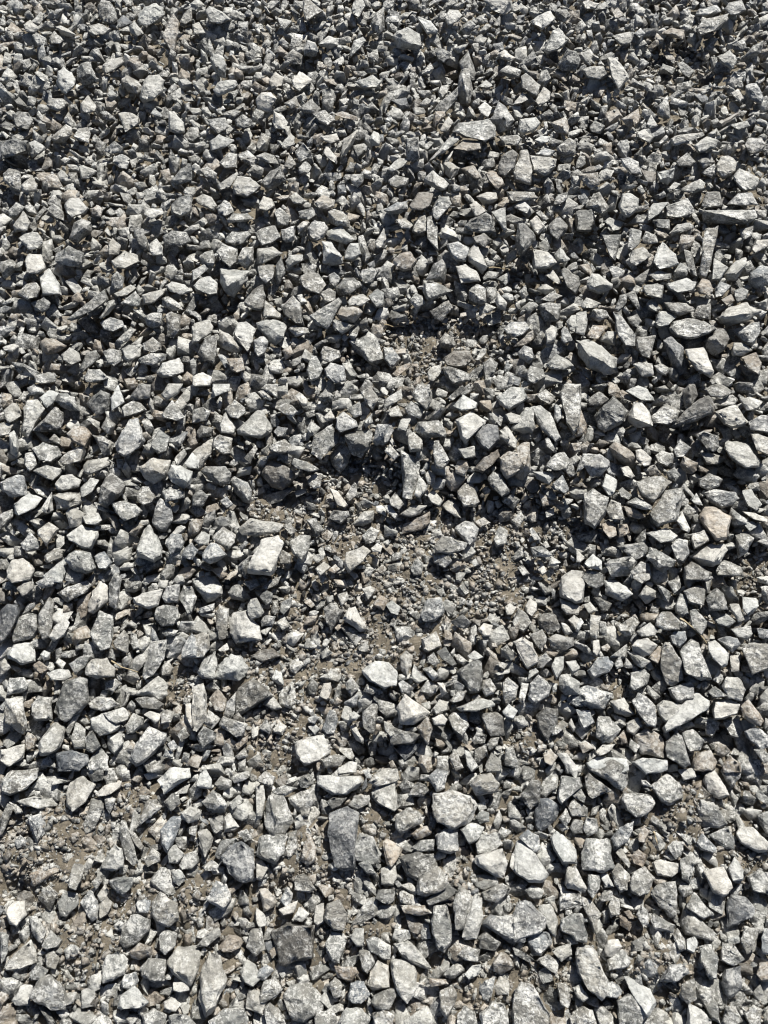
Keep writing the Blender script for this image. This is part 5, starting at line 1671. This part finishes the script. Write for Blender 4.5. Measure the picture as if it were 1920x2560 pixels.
mid-grey oblong left-leaning stone above a pale grey five-sided one, centre near the bottom
bluish grey five-sided stone above a near-white narrow right-leaning one, far-right below mid-height
brownish oblong left-leaning stone right of a bluish grey five-sided one, far-right at mid-height
pale grey five-sided stone above a bluish grey narrow left-leaning one, centre-right in upper part
pale grey five-sided stone above a mid-grey four-sided one, centre-left near the bottom
pale grey five-sided stone right of a pale grey oblong upright one, centre-right in upper part
mid-grey narrow right-leaning stone left of a near-white oblong right-leaning one, far-left below mid-height
dark grey four-sided stone right of a near-white oblong left-leaning one, far-right in lower part
mid-grey triangular stone left of a near-white narrow left-leaning one, far-right in lower part
dark grey oblong right-leaning stone above a dark grey oblong crosswise one, far-left in upper part
pale grey five-sided stone below a pale grey five-sided one, far-right in upper part
pale grey blunt stone right of a dark grey five-sided one, far-right in upper part
mid-grey four-sided stone above a mid-grey five-sided one, centre near the bottom
dark grey five-sided stone right of a mid-grey oblong right-leaning one, centre-right in lower part
mid-grey six-sided stone below a mid-grey oblong upright one, centre-right near the bottom
brownish narrow upright stone right of a tan five-sided one, centre-right at mid-height
mid-grey oblong upright stone above a mid-grey five-sided one, far-right near the bottom
near-white oblong crosswise stone left of a dark grey oblong upright one, centre-left above mid-height
dark grey oblong upright stone below a pale grey oblong right-leaning one, centre-left above mid-height
dark grey four-sided stone below a dark grey oblong crosswise one, far-right below mid-height
pale grey narrow upright stone right of a bluish grey four-sided one, centre-right near the bottom
dark grey four-sided stone below a pale grey triangular one, centre-left above mid-height
charcoal oblong right-leaning stone left of a pale grey oblong upright one, centre-right in upper part
pale grey oblong right-leaning stone left of a pale grey six-sided one, centre-left below mid-height
mid-grey six-sided stone above a mid-grey oblong upright one, far-right below mid-height
bluish grey oblong left-leaning stone above a dark grey four-sided one, far-right in lower part
dark grey six-sided stone left of a near-white oblong left-leaning one, centre-right near the top
near-white four-sided stone above a mid-grey six-sided one, centre in upper part
bluish grey five-sided stone right of a mid-grey oblong crosswise one, centre-right at mid-height
bluish grey oblong right-leaning stone below a mid-grey four-sided one, far-right in lower part
pale grey oblong right-leaning stone above a dark grey oblong upright one, centre-left above mid-height
near-white oblong left-leaning stone right of a mid-grey oblong left-leaning one, far-right below mid-height
brownish five-sided stone right of a dark grey oblong right-leaning one, far-left above mid-height
pale grey six-sided stone left of a bluish grey five-sided one, centre-right below mid-height
dark grey four-sided stone below a near-white four-sided one, centre-right above mid-height
near-white oblong right-leaning stone below a bluish grey five-sided one, far-left at mid-height
pale grey five-sided stone above a pale grey five-sided one, far-right in upper part
mid-grey oblong upright stone above a pale grey five-sided one, centre-left near the bottom
bluish grey oblong right-leaning stone right of a bluish grey five-sided one, far-right near the bottom
mid-grey narrow left-leaning stone above a near-white four-sided one, far-right near the bottom
dark grey oblong crosswise stone below a near-white five-sided one, centre in lower part
dark grey four-sided stone right of a pale grey four-sided one, centre-left in upper part
mid-grey oblong left-leaning stone above a mid-grey oblong left-leaning one, far-right near the bottom
mid-grey five-sided stone right of a dark grey four-sided one, centre-left below mid-height
dark grey four-sided stone left of a pale grey four-sided one, far-left near the top
mid-grey oblong upright stone left of a mid-grey six-sided one, far-right near the bottom
mid-grey five-sided stone right of a mid-grey narrow upright one, far-right near the bottom
dark grey four-sided stone left of a pale grey four-sided one, centre-left in upper part
mid-grey four-sided stone below a pale grey four-sided one, centre-left in upper part
near-white four-sided stone below a charcoal oblong upright one, centre-right in upper part
mid-grey four-sided stone above a mid-grey oblong crosswise one, centre above mid-height
dark grey oblong upright stone left of a dark grey oblong crosswise one, centre below mid-height
pale grey oblong right-leaning stone left of a mid-grey five-sided one, far-left at mid-height
mid-grey oblong right-leaning stone below a near-white four-sided one, centre-right near the bottom
charcoal four-sided stone below a charcoal five-sided one, centre-right below mid-height
charcoal five-sided stone above a charcoal four-sided one, centre-right below mid-height
bluish grey four-sided stone right of a pale grey oblong crosswise one, far-right above mid-height
mid-grey triangular stone above a dark brown oblong crosswise one, centre in upper part
near-white four-sided stone below a dark grey four-sided one, far-left near the top
mid-grey five-sided stone below a mid-grey four-sided one, centre near the bottom
mid-grey five-sided stone below a bluish grey five-sided one, centre below mid-height
mid-grey five-sided stone left of a charcoal four-sided one, centre below mid-height
small knobbly yellowish tan pebble, upper part, left of the middle""".strip().split('\n')
outl = []
for ln in DATA.strip().split('\n'):
    tk = ln.split()
    outl.append((tk[0], [tuple(float(v) for v in q.split(',')) for q in tk[1:]]))

MW, MH, MS = 640, 854, 3.0          # coarse occupancy raster, 3 photo pixels to a cell
MPAD = 60
occ = np.zeros((MH + 2 * MPAD, MW + 2 * MPAD), bool)

def raster(P):
    xs = [p[0] for p in P]; ys = [p[1] for p in P]
    x0, x1 = int(min(xs) / MS) - 1, int(max(xs) / MS) + 2; y0, y1 = int(min(ys) / MS) - 1, int(max(ys) / MS) + 2
    X, Y = np.meshgrid((np.arange(x0, x1) + .5) * MS, (np.arange(y0, y1) + .5) * MS)
    ins = np.zeros(X.shape, bool)
    n = len(P)
    for i in range(n):
        ax, ay = P[i]; bx, by = P[(i + 1) % n]
        if ay == by: continue
        c = ((ay > Y) != (by > Y)) & (X < (bx - ax) * (Y - ay) / (by - ay) + ax)
        ins ^= c
    a0, b0 = y0 + MPAD, x0 + MPAD
    sy0, sx0 = max(0, -a0), max(0, -b0)
    reg = occ[a0 + sy0:a0 + ins.shape[0], b0 + sx0:b0 + ins.shape[1]]
    reg |= ins[sy0:sy0 + reg.shape[0], sx0:sx0 + reg.shape[1]]

def traced_stone(cls, P, k):
    R = random.Random(k * 7919 + 13)
    n = len(P)
    cx = sum(p[0] for p in P) / n; cy = sum(p[1] for p in P) / n
    xs = [p[0] for p in P]; ys = [p[1] for p in P]
    area = abs(sum(P[i - 1][0] * P[i][1] - P[i][0] * P[i - 1][1] for i in range(n))) / 2
    g = ground_pt(cx, cy, 0.03)
    zc = float(samp(SURF, g.x, g.y)) + R.uniform(-.002, .006) - .002 * min(1, max(0, (cy - 1150) / 900))
    a = ground_pt(cx, cy, zc)
    dist = (a - CAM).length
    size = math.sqrt(area) / F * dist                     # real width of the stone
    a = a + (CAM - a).normalized() * size * (.12 if cy < 1150 else .07)
    tocam = (CAM - a).normalized()
    j = lambda s: Vector((R.gauss(0, s), R.gauss(0, s), R.gauss(0, s) * .3))
    n0 = (Vector((0, 0, 1)) * .62 + tocam * .38 + j(.10)).normalized()
    sh = Vector((sun_dir.x, sun_dir.y, 0)).normalized()
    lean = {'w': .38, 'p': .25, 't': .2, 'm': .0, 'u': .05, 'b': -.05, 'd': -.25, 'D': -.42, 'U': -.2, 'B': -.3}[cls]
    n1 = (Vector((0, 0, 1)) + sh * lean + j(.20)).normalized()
    side = Vector((R.uniform(-1, 1), R.uniform(-1, 1), 0)).normalized()
    n2 = (n1 + side * R.uniform(.45, .95)).normalized()
    nearf = min(1, max(0, (cy - 1150) / 900))
    th = size * R.uniform(.26, .42) * (1 - .5 * nearf)

    def hit(px, py, pt, nn):
        r = ray(px, py)
        den = r.dot(nn)
        if abs(den) < .15: den = -.15
        t = (pt - CAM).dot(nn) / den
        return r, t
    pts = []; ring = []
    for i, (x, y) in enumerate(P):
        r, t = hit(x, y, a, n0)
        _, t0 = hit(cx, cy, a, n0)
        t = t0 + max(-size * .7, min(size * .7, t - t0))
        t += R.uniform(-.10, .10) * size
        ring.append((x, y, t)); pts.append(CAM + r * t)
    top = a + n0 * th
    style = R.random()
    ca, sa = math.cos(R.uniform(0, 6.28)), math.sin(R.uniform(0, 6.28))
    def put(qx, qy, mode, lift=1.0):
        r, t1 = hit(qx, qy, top, n1)
        _, t2 = hit(qx, qy, top + side * size * .08, n2)
        _, tb = hit(qx, qy, a, n0)
        tt = t1 if mode == 1 else max(t1, t2)
        pts.append(CAM + r * (tb - min(th * 1.7 * lift, max(th * .25, (tb - tt) * lift))))
    if style < .40:                      # a flat slab with a narrow broken edge
        for i in range(n):
            x, y, tr = ring[i]; f = R.uniform(.80, .95)
            put(cx + (x - cx) * f, cy + (y - cy) * f, 1)
    elif style < .75:                    # two faces meeting in a ridge
        for i in range(n):
            x, y, tr = ring[i]; f = R.uniform(.74, .93)
            put(cx + (x - cx) * f, cy + (y - cy) * f, 2)
        for s_ in (-1, 1):
            put(cx + s_ * side.y * math.sqrt(area) * .3, cy + s_ * side.x * math.sqrt(area) * .3, 2, 1.1)
    else:                                # a peak or short crest with big sloping faces
        for q in range(R.randint(1, 3)):
            x, y, tr = ring[R.randrange(n)]; f = R.uniform(.05, .5)
            put(cx + (x - cx) * f, cy + (y - cy) * f, 1, 1.5)
        for q in range(2):
            x, y, tr = ring[R.randrange(n)]; put(cx + (x - cx) * .8, cy + (y - cy) * .8, 1)
    for i in range(n):
        x, y, tr = ring[i]
        f = R.uniform(.55, .85)
        qx = cx + (x - cx) * f; qy = cy + (y - cy) * f
        r, tb = hit(qx, qy, a, n0)
        pts.append(CAM + r * (tb + size * R.uniform(.30, .5)))
    loc = a.copy()
    pts = [(p - loc) for p in pts]
    big = k < 420
    co, tri = hull_arrays(pts, bevel=size * R.uniform(.006, .022), cuts=3 if k < 300 else 2, amp=size * .050, freq=4.5 / size, seed=k * .37)
    return co, tri, loc, size

NAMED = 300
EXTRA = set(int(v) for v in "622".split(',') if v.strip().isdigit())
g_co, g_tri, g_rgba, g_n = [], [], [], 0
def add_soup(co, tri, rgba):
    global g_n
    g_co.append(co); g_tri.append(tri + g_n); g_rgba.append(np.broadcast_to(np.array(rgba), (len(co), 4)) if np.ndim(rgba) == 1 else rgba); g_n += len(co)

nlab = 0
for k, (cls, P) in enumerate(outl):
    raster(P)
    co, tri, loc, size = traced_stone(cls, P, k)
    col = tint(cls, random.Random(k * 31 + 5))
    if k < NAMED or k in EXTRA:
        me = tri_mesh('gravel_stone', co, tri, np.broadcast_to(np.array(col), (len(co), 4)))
        o = bpy.data.objects.new('gravel_stone', me); COL.objects.link(o)
        o.location = loc
        o['label'] = LABELS[nlab] if nlab < len(LABELS) else 'gravel stone'
        o['category'] = 'stone'; o['group'] = 'largest crushed stones lying on the gravel bed'
        nlab += 1
    else:
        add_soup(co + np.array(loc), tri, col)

# ---------------------------------------------------------------- library of angular chips for the countless small gravel
def chip(seed, cuts):
    R = random.Random(seed)
    sx, sy, sz = 1.0, R.uniform(.5, .9), R.uniform(.28, .58)
    pts = []
    kind = R.random()
    if kind < .5:                        # broken block
        for ix in (-1, 1):
            for iy in (-1, 1):
                for iz in (-1, 1):
                    if R.random() < .1: continue
                    pts.append(Vector((ix * sx * R.uniform(.35, 1), iy * sy * R.uniform(.4, 1), iz * sz * R.uniform(.45, 1))))
        pts.append(Vector((R.uniform(.6, 1.05) * sx, R.uniform(-.3, .3) * sy, R.uniform(-.4, .4) * sz)))
    elif kind < .8:                      # wedge or shard
        m_ = R.randint(4, 6)
        for i in range(m_):
            a_ = i / m_ * math.tau + R.uniform(-.4, .4)
            pts.append(Vector((math.cos(a_) * sx * R.uniform(.75, 1.1), math.sin(a_) * sy * R.uniform(.75, 1.1), R.uniform(-.35, .35) * sz)))
        for i in range(R.randint(1, 3)):
            pts.append(Vector((R.uniform(-.5, .5) * sx, R.uniform(-.5, .5) * sy, sz * R.uniform(.6, 1.2))))
        pts.append(Vector((R.uniform(-.4, .4), R.uniform(-.3, .3), -sz)))
        pts.append(Vector((R.uniform(-.4, .4), R.uniform(-.3, .3), -sz * .7)))
    else:                                # flat flake
        m_ = R.randint(5, 7)
        for i in range(m_):
            a_ = i / m_ * math.tau + R.uniform(-.35, .35); q_ = R.uniform(.7, 1.1)
            for z_ in (-.6, .6):
                f_ = R.uniform(.75, 1)
                pts.append(Vector((math.cos(a_) * sx * q_ * f_, math.sin(a_) * sy * q_ * f_, z_ * sz * .7)))
    return hull_arrays(pts, bevel=.02 if cuts else 0, cuts=cuts, amp=.07 if cuts else 0, freq=2.6, seed=seed)
LIB = [chip(100 + i, 1) for i in range(50)]
LOW = [chip(500 + i, 0) for i in range(40)]

def rot_mats(n, tilt):
    a = rng.uniform(0, 2 * math.pi, n); tx = rng.normal(0, tilt, n); ty = rng.normal(0, tilt, n)
    ca, sa = np.cos(a), np.sin(a)
    Z = np.zeros((n, 3, 3)); Z[:, 0, 0] = ca; Z[:, 0, 1] = -sa; Z[:, 1, 0] = sa; Z[:, 1, 1] = ca; Z[:, 2, 2] = 1
    X = np.zeros((n, 3, 3)); X[:, 0, 0] = 1; X[:, 1, 1] = np.cos(tx); X[:, 1, 2] = -np.sin(tx); X[:, 2, 1] = np.sin(tx); X[:, 2, 2] = np.cos(tx)
    Y = np.zeros((n, 3, 3)); Y[:, 1, 1] = 1; Y[:, 0, 0] = np.cos(ty); Y[:, 0, 2] = np.sin(ty); Y[:, 2, 0] = -np.sin(ty); Y[:, 2, 2] = np.cos(ty)
    return Y @ X @ Z

CLS = list('wpmduUbBt')
def tints(n, wts):
    w = np.array(wts, float); w /= w.sum()
    c = rng.choice(len(CLS), n, p=w)
    base = np.array([BASE[k][0] + (BASE[k][1],) for k in CLS])[c]
    k = rng.uniform(.8, 1.2, (n, 1)); base = base.copy(); base[:, :3] *= k; base[:, 3] *= rng.uniform(.6, 1.3, n)
    return np.clip(base, 0, 1)

def scatter(pos, rad, lib, cols, tilt, sink=None):
    n = len(pos)
    which = rng.integers(0, len(lib), n)
    Rm = rot_mats(n, tilt)
    asp = np.stack([np.ones(n), rng.uniform(.8, 1.15, n), rng.uniform(.75, 1.25, n)], -1)
    outc, outt, outr = [], [], []
    for li, (co, tri) in enumerate(lib):
        ids = np.nonzero(which == li)[0]
        if not len(ids): continue
        c = co[None] * asp[ids][:, None, :]
        c = np.einsum('nij,nkj->nki', Rm[ids], c) * rad[ids][:, None, None] + pos[ids][:, None, :]
        tr = tri[None] + (np.arange(len(ids)) * len(co))[:, None, None]
        rg = np.repeat(cols[ids][:, None, :], len(co), 1)
        add_soup(c.reshape(-1, 3), tr.reshape(-1, 3), rg.reshape(-1, 4))

WT = [7, 30, 30, 14, 5, 2, 12, 4, .3]
WG = [3, 14, 20, 8, 2, 1, 40, 10, 12]

# (1) under-layer: fills the depth below the traced stones everywhere
def under(n, x0, x1, y0, y1, r0, r1, lib, depth):
    x = rng.uniform(x0, x1, n); y = rng.uniform(y0, y1, n)
    s = samp(SURF, x, y); so_ = samp(SOILH, x, y)
    r = rng.uniform(r0, r1, n)
    z = s - rng.uniform(depth[0], depth[1], n) - r * .5
    ok = (z > so_ - r * .2) & (samp(SM, x, y) < .3)
    x, y, z, r = x[ok], y[ok], z[ok], r[ok]; n = len(x)
    scatter(np.stack([x, y, z], -1), r, lib, tints(n, WT), .5)
under(6500, -1.25, 1.25, -.35, 2.1, .008, .018, LIB, (.013, .026))
under(9000, -1.25, 1.25, -.35, 2.1, .006, .015, LOW, (.024, .042))
# gravel beyond the frame
def outside(n, r0, r1, lib):
    x = rng.uniform(-2.4, 2.4, n); y = rng.uniform(-1.2, 3.2, n)
    d = y * math.cos(PITCH) - (.02 - CAM_H) * math.sin(PITCH)
    px = W / 2 + F * x / np.maximum(d, .1); py = H / 2 - F * (y * math.sin(PITCH) + (.02 - CAM_H) * math.cos(PITCH)) / np.maximum(d, .1)
    out = (px < -30) | (px > W + 30) | (py < -30) | (py > H + 30) | (d < .2)
    x, y = x[out], y[out]; n = len(x)
    r = r0 + (r1 - r0) * rng.random(n) ** 1.8
    z = samp(SURF, x, y) - rng.uniform(.0, .014, n) - r * .25
    scatter(np.stack([x, y, z], -1), r, lib, tints(n, WT), .45)
outside(26000, .008, .022, LOW)
outside(14000, .005, .010, LOW)

# (2) gap stones: everything visible between the traced ones, thrown in by falling size
gp, gr = [], []
def throw(tries, ra, rb, maxcov, soil_keep, shrink=.8, on_soil=False, near=False):
    for _ in range(tries):
        px = random.uniform(-90, W + 90); py = random.uniform(-110, H + 90)
        if near: py = random.uniform(1450, H + 90)
        if on_soil:
            sx, sy, rx, ry = random.choice(SOIL)
            px = random.gauss(sx, rx * .8); py = random.gauss(sy, ry * .8)
        g = ground_pt(px, py, .02)
        r = random.uniform(ra, rb)
        m = float(samp(SM, g.x, g.y))
        if m > .35 and random.random() > soil_keep: continue
        s = float(samp(SURF, g.x, g.y))
        z = s - r * .45 - .004 + random.uniform(-.004, .003)
        q = ground_pt(px, py, z)
        dep = (q - CAM).dot(fwd)
        rp = r * F / dep
        ex, ey = rp / MS * .92, rp / MS * .78
        ci, cj = px / MS + MPAD, py / MS + MPAD
        i0, i1, j0, j1 = int(ci - ex), int(ci + ex) + 1, int(cj - ey), int(cj + ey) + 1
        if i0 < 0 or j0 < 0 or i1 >= occ.shape[1] or j1 >= occ.shape[0]: continue
        Y, X = np.ogrid[j0:j1 + 1, i0:i1 + 1]
        el = ((X + .5 - ci) / ex) ** 2 + ((Y + .5 - cj) / ey) ** 2 < 1
        reg = occ[j0:j1 + 1, i0:i1 + 1]
        tot = el.sum()
        if tot == 0 or (reg & el).sum() / tot > maxcov: continue
        el2 = ((X + .5 - ci) / ex) ** 2 + ((Y + .5 - cj) / ey) ** 2 < shrink
        reg |= el2
        gp.append(q[:]); gr.append(r)
throw(9000, .015, .020, .34, .01, .55)
throw(14000, .012, .016, .30, .03, .6)
throw(32000, .009, .013, .30, .08, .7)
throw(46000, .0065, .0100, .30, .5)
throw(9000, .010, .014, .34, .5, .7, near=True)
throw(12000, .007, .010, .32, .8, .75, near=True)
throw(2500, .009, .014, .25, 1, .9, True)
throw(9000, .0055, .0085, .25, 1, .9, True)
throw(16000, .0038, .0058, .25, 1, .9, True)
throw(60000, .0042, .0065, .30, .9)
gp = np.array(gp); gr = np.array(gr)
print('gap stones', len(gp))
small = gr < .008
on = samp(SM, gp[:, 0], gp[:, 1]) > .3
for sel, k_, lib_, w_ in ((~small & ~on, 1.12, LIB, WT), (~small & on, 1.05, LIB, [4, 20, 28, 12, 3, 2, 26, 6, 1]),
                          (small & ~on, 1.15, LIB, [6, 22, 27, 16, 3, 2, 17, 6, .5]), (small & on, 1.1, LIB, [4, 18, 24, 10, 2, 2, 32, 8, 3])):
    scatter(gp[sel], gr[sel] * k_, lib_, tints(int(sel.sum()), w_), .55)

me = tri_mesh('gravel', np.concatenate(g_co), np.concatenate(g_tri), np.concatenate(g_rgba))
o = bpy.data.objects.new('gravel', me); COL.objects.link(o); o['kind'] = 'stuff'
o['label'] = 'grey crushed stone gravel packed between and beneath the larger stones'; o['category'] = 'gravel'
print('gravel tris', len(me.polygons))

# (3) grit and crumbs on the soil
g_co, g_tri, g_rgba, g_n = [], [], [], 0
xs_, ys_ = [], []
x = rng.uniform(-1.25, 1.25, 600000); y = rng.uniform(-.3, 2.05, 600000)
m = samp(SM, x, y); nearv = np.clip((1.0 - y) / .8, 0, 1)
patchy = .8 + .4 * np.sin(x * 61 + 2 * np.sin(y * 47)) * np.sin(y * 53 + 2 * np.sin(x * 39)) + rng.uniform(0, .3, len(x))
keep = rng.random(len(x)) < np.clip((m + .7 * nearv) * patchy, 0, 1)
x, y, m = x[keep], y[keep], m[keep]; n = len(x); print('grit', n)
r = .0009 + .0062 * rng.random(n) ** 3.2
z = samp(SOILH, x, y) - r * .1 + rng.uniform(-.0015, .0035, n)
scatter(np.stack([x, y, z], -1), r, LOW, tints(n, WG), .7)
me = tri_mesh('grit', np.concatenate(g_co), np.concatenate(g_tri), np.concatenate(g_rgba))
o = bpy.data.objects.new('grit', me); COL.objects.link(o); o['kind'] = 'stuff'
o['label'] = 'fine brown and grey grit lying on the bare soil'; o['category'] = 'grit'

# ---------------------------------------------------------------- dry stems and slivers of wood
def stem(name, cat, label, pix, rad, lift, mat=None):
    bm = bmesh.new(); rings = []
    pts = []
    for i, (px, py) in enumerate(pix):
        g = ground_pt(px, py, .03)
        z = float(samp(SURF, g.x, g.y)) + lift
        pts.append(ground_pt(px, py, z))
    dense = []
    for i in range(len(pts) - 1):
        for s in range(4): dense.append(pts[i].lerp(pts[i + 1], s / 4))
    dense.append(pts[-1])
    org = dense[0].copy()
    for i, p in enumerate(dense):
        d = (dense[min(i + 1, len(dense) - 1)] - dense[max(i - 1, 0)]).normalized()
        u = d.cross(Vector((0, 0, 1))).normalized(); v = u.cross(d)
        rr = rad * (1 - .6 * i / len(dense)) * (1 + .2 * math.sin(i * 2.1))
        off = Vector((0, 0, .0012 * math.sin(i * 1.3)))
        rings.append([bm.verts.new(p - org + off + (u * math.cos(a) + v * math.sin(a) * .7) * rr) for a in [k * math.tau / 6 for k in range(6)]])
    for a, b in zip(rings[:-1], rings[1:]):
        for k in range(6): bm.faces.new((a[k], a[(k + 1) % 6], b[(k + 1) % 6], b[k]))
    bm.faces.new(rings[0][::-1]); bm.faces.new(rings[-1])
    me = bpy.data.meshes.new(name); bm.to_mesh(me); bm.free(); me.materials.append(mat or M_STRAW)
    o = bpy.data.objects.new(name, me); COL.objects.link(o); o.location = org
    o['label'] = label; o['category'] = cat
stem('dry_stem', 'stem', 'pale dry stem lying over the soil between dark stones, upper right of centre', [(1222, 669), (1262, 670), (1300, 664)], .0012, .004)
stem('dry_stem', 'stem', 'dark thin twig slanting between grey stones, lower right', [(1700, 1546), (1735, 1570), (1768, 1608)], .0016, .006)
stem('dry_stem', 'stem', 'fine pale dry stem slanting over small gravel, lower left of centre', [(278, 1652), (305, 1668), (345, 1680)], .0010, .004)
stem('dry_stem', 'stem', 'thin grey stem lying flat on the gravel left of the soil patch above centre', [(960, 811), (985, 816), (1012, 816)], .0012, .006)
stem('dry_stem', 'stem', 'orange-brown dry stem standing among small pinkish stones near lower right', [(1634, 2078), (1640, 2096), (1643, 2112)], .0012, .006)
stem('wood_sliver', 'wood sliver', 'dark weathered wood sliver lying on fine gravel, upper right corner area', [(1798, 312), (1822, 298), (1848, 283)], .0065, .016, M_WOOD)
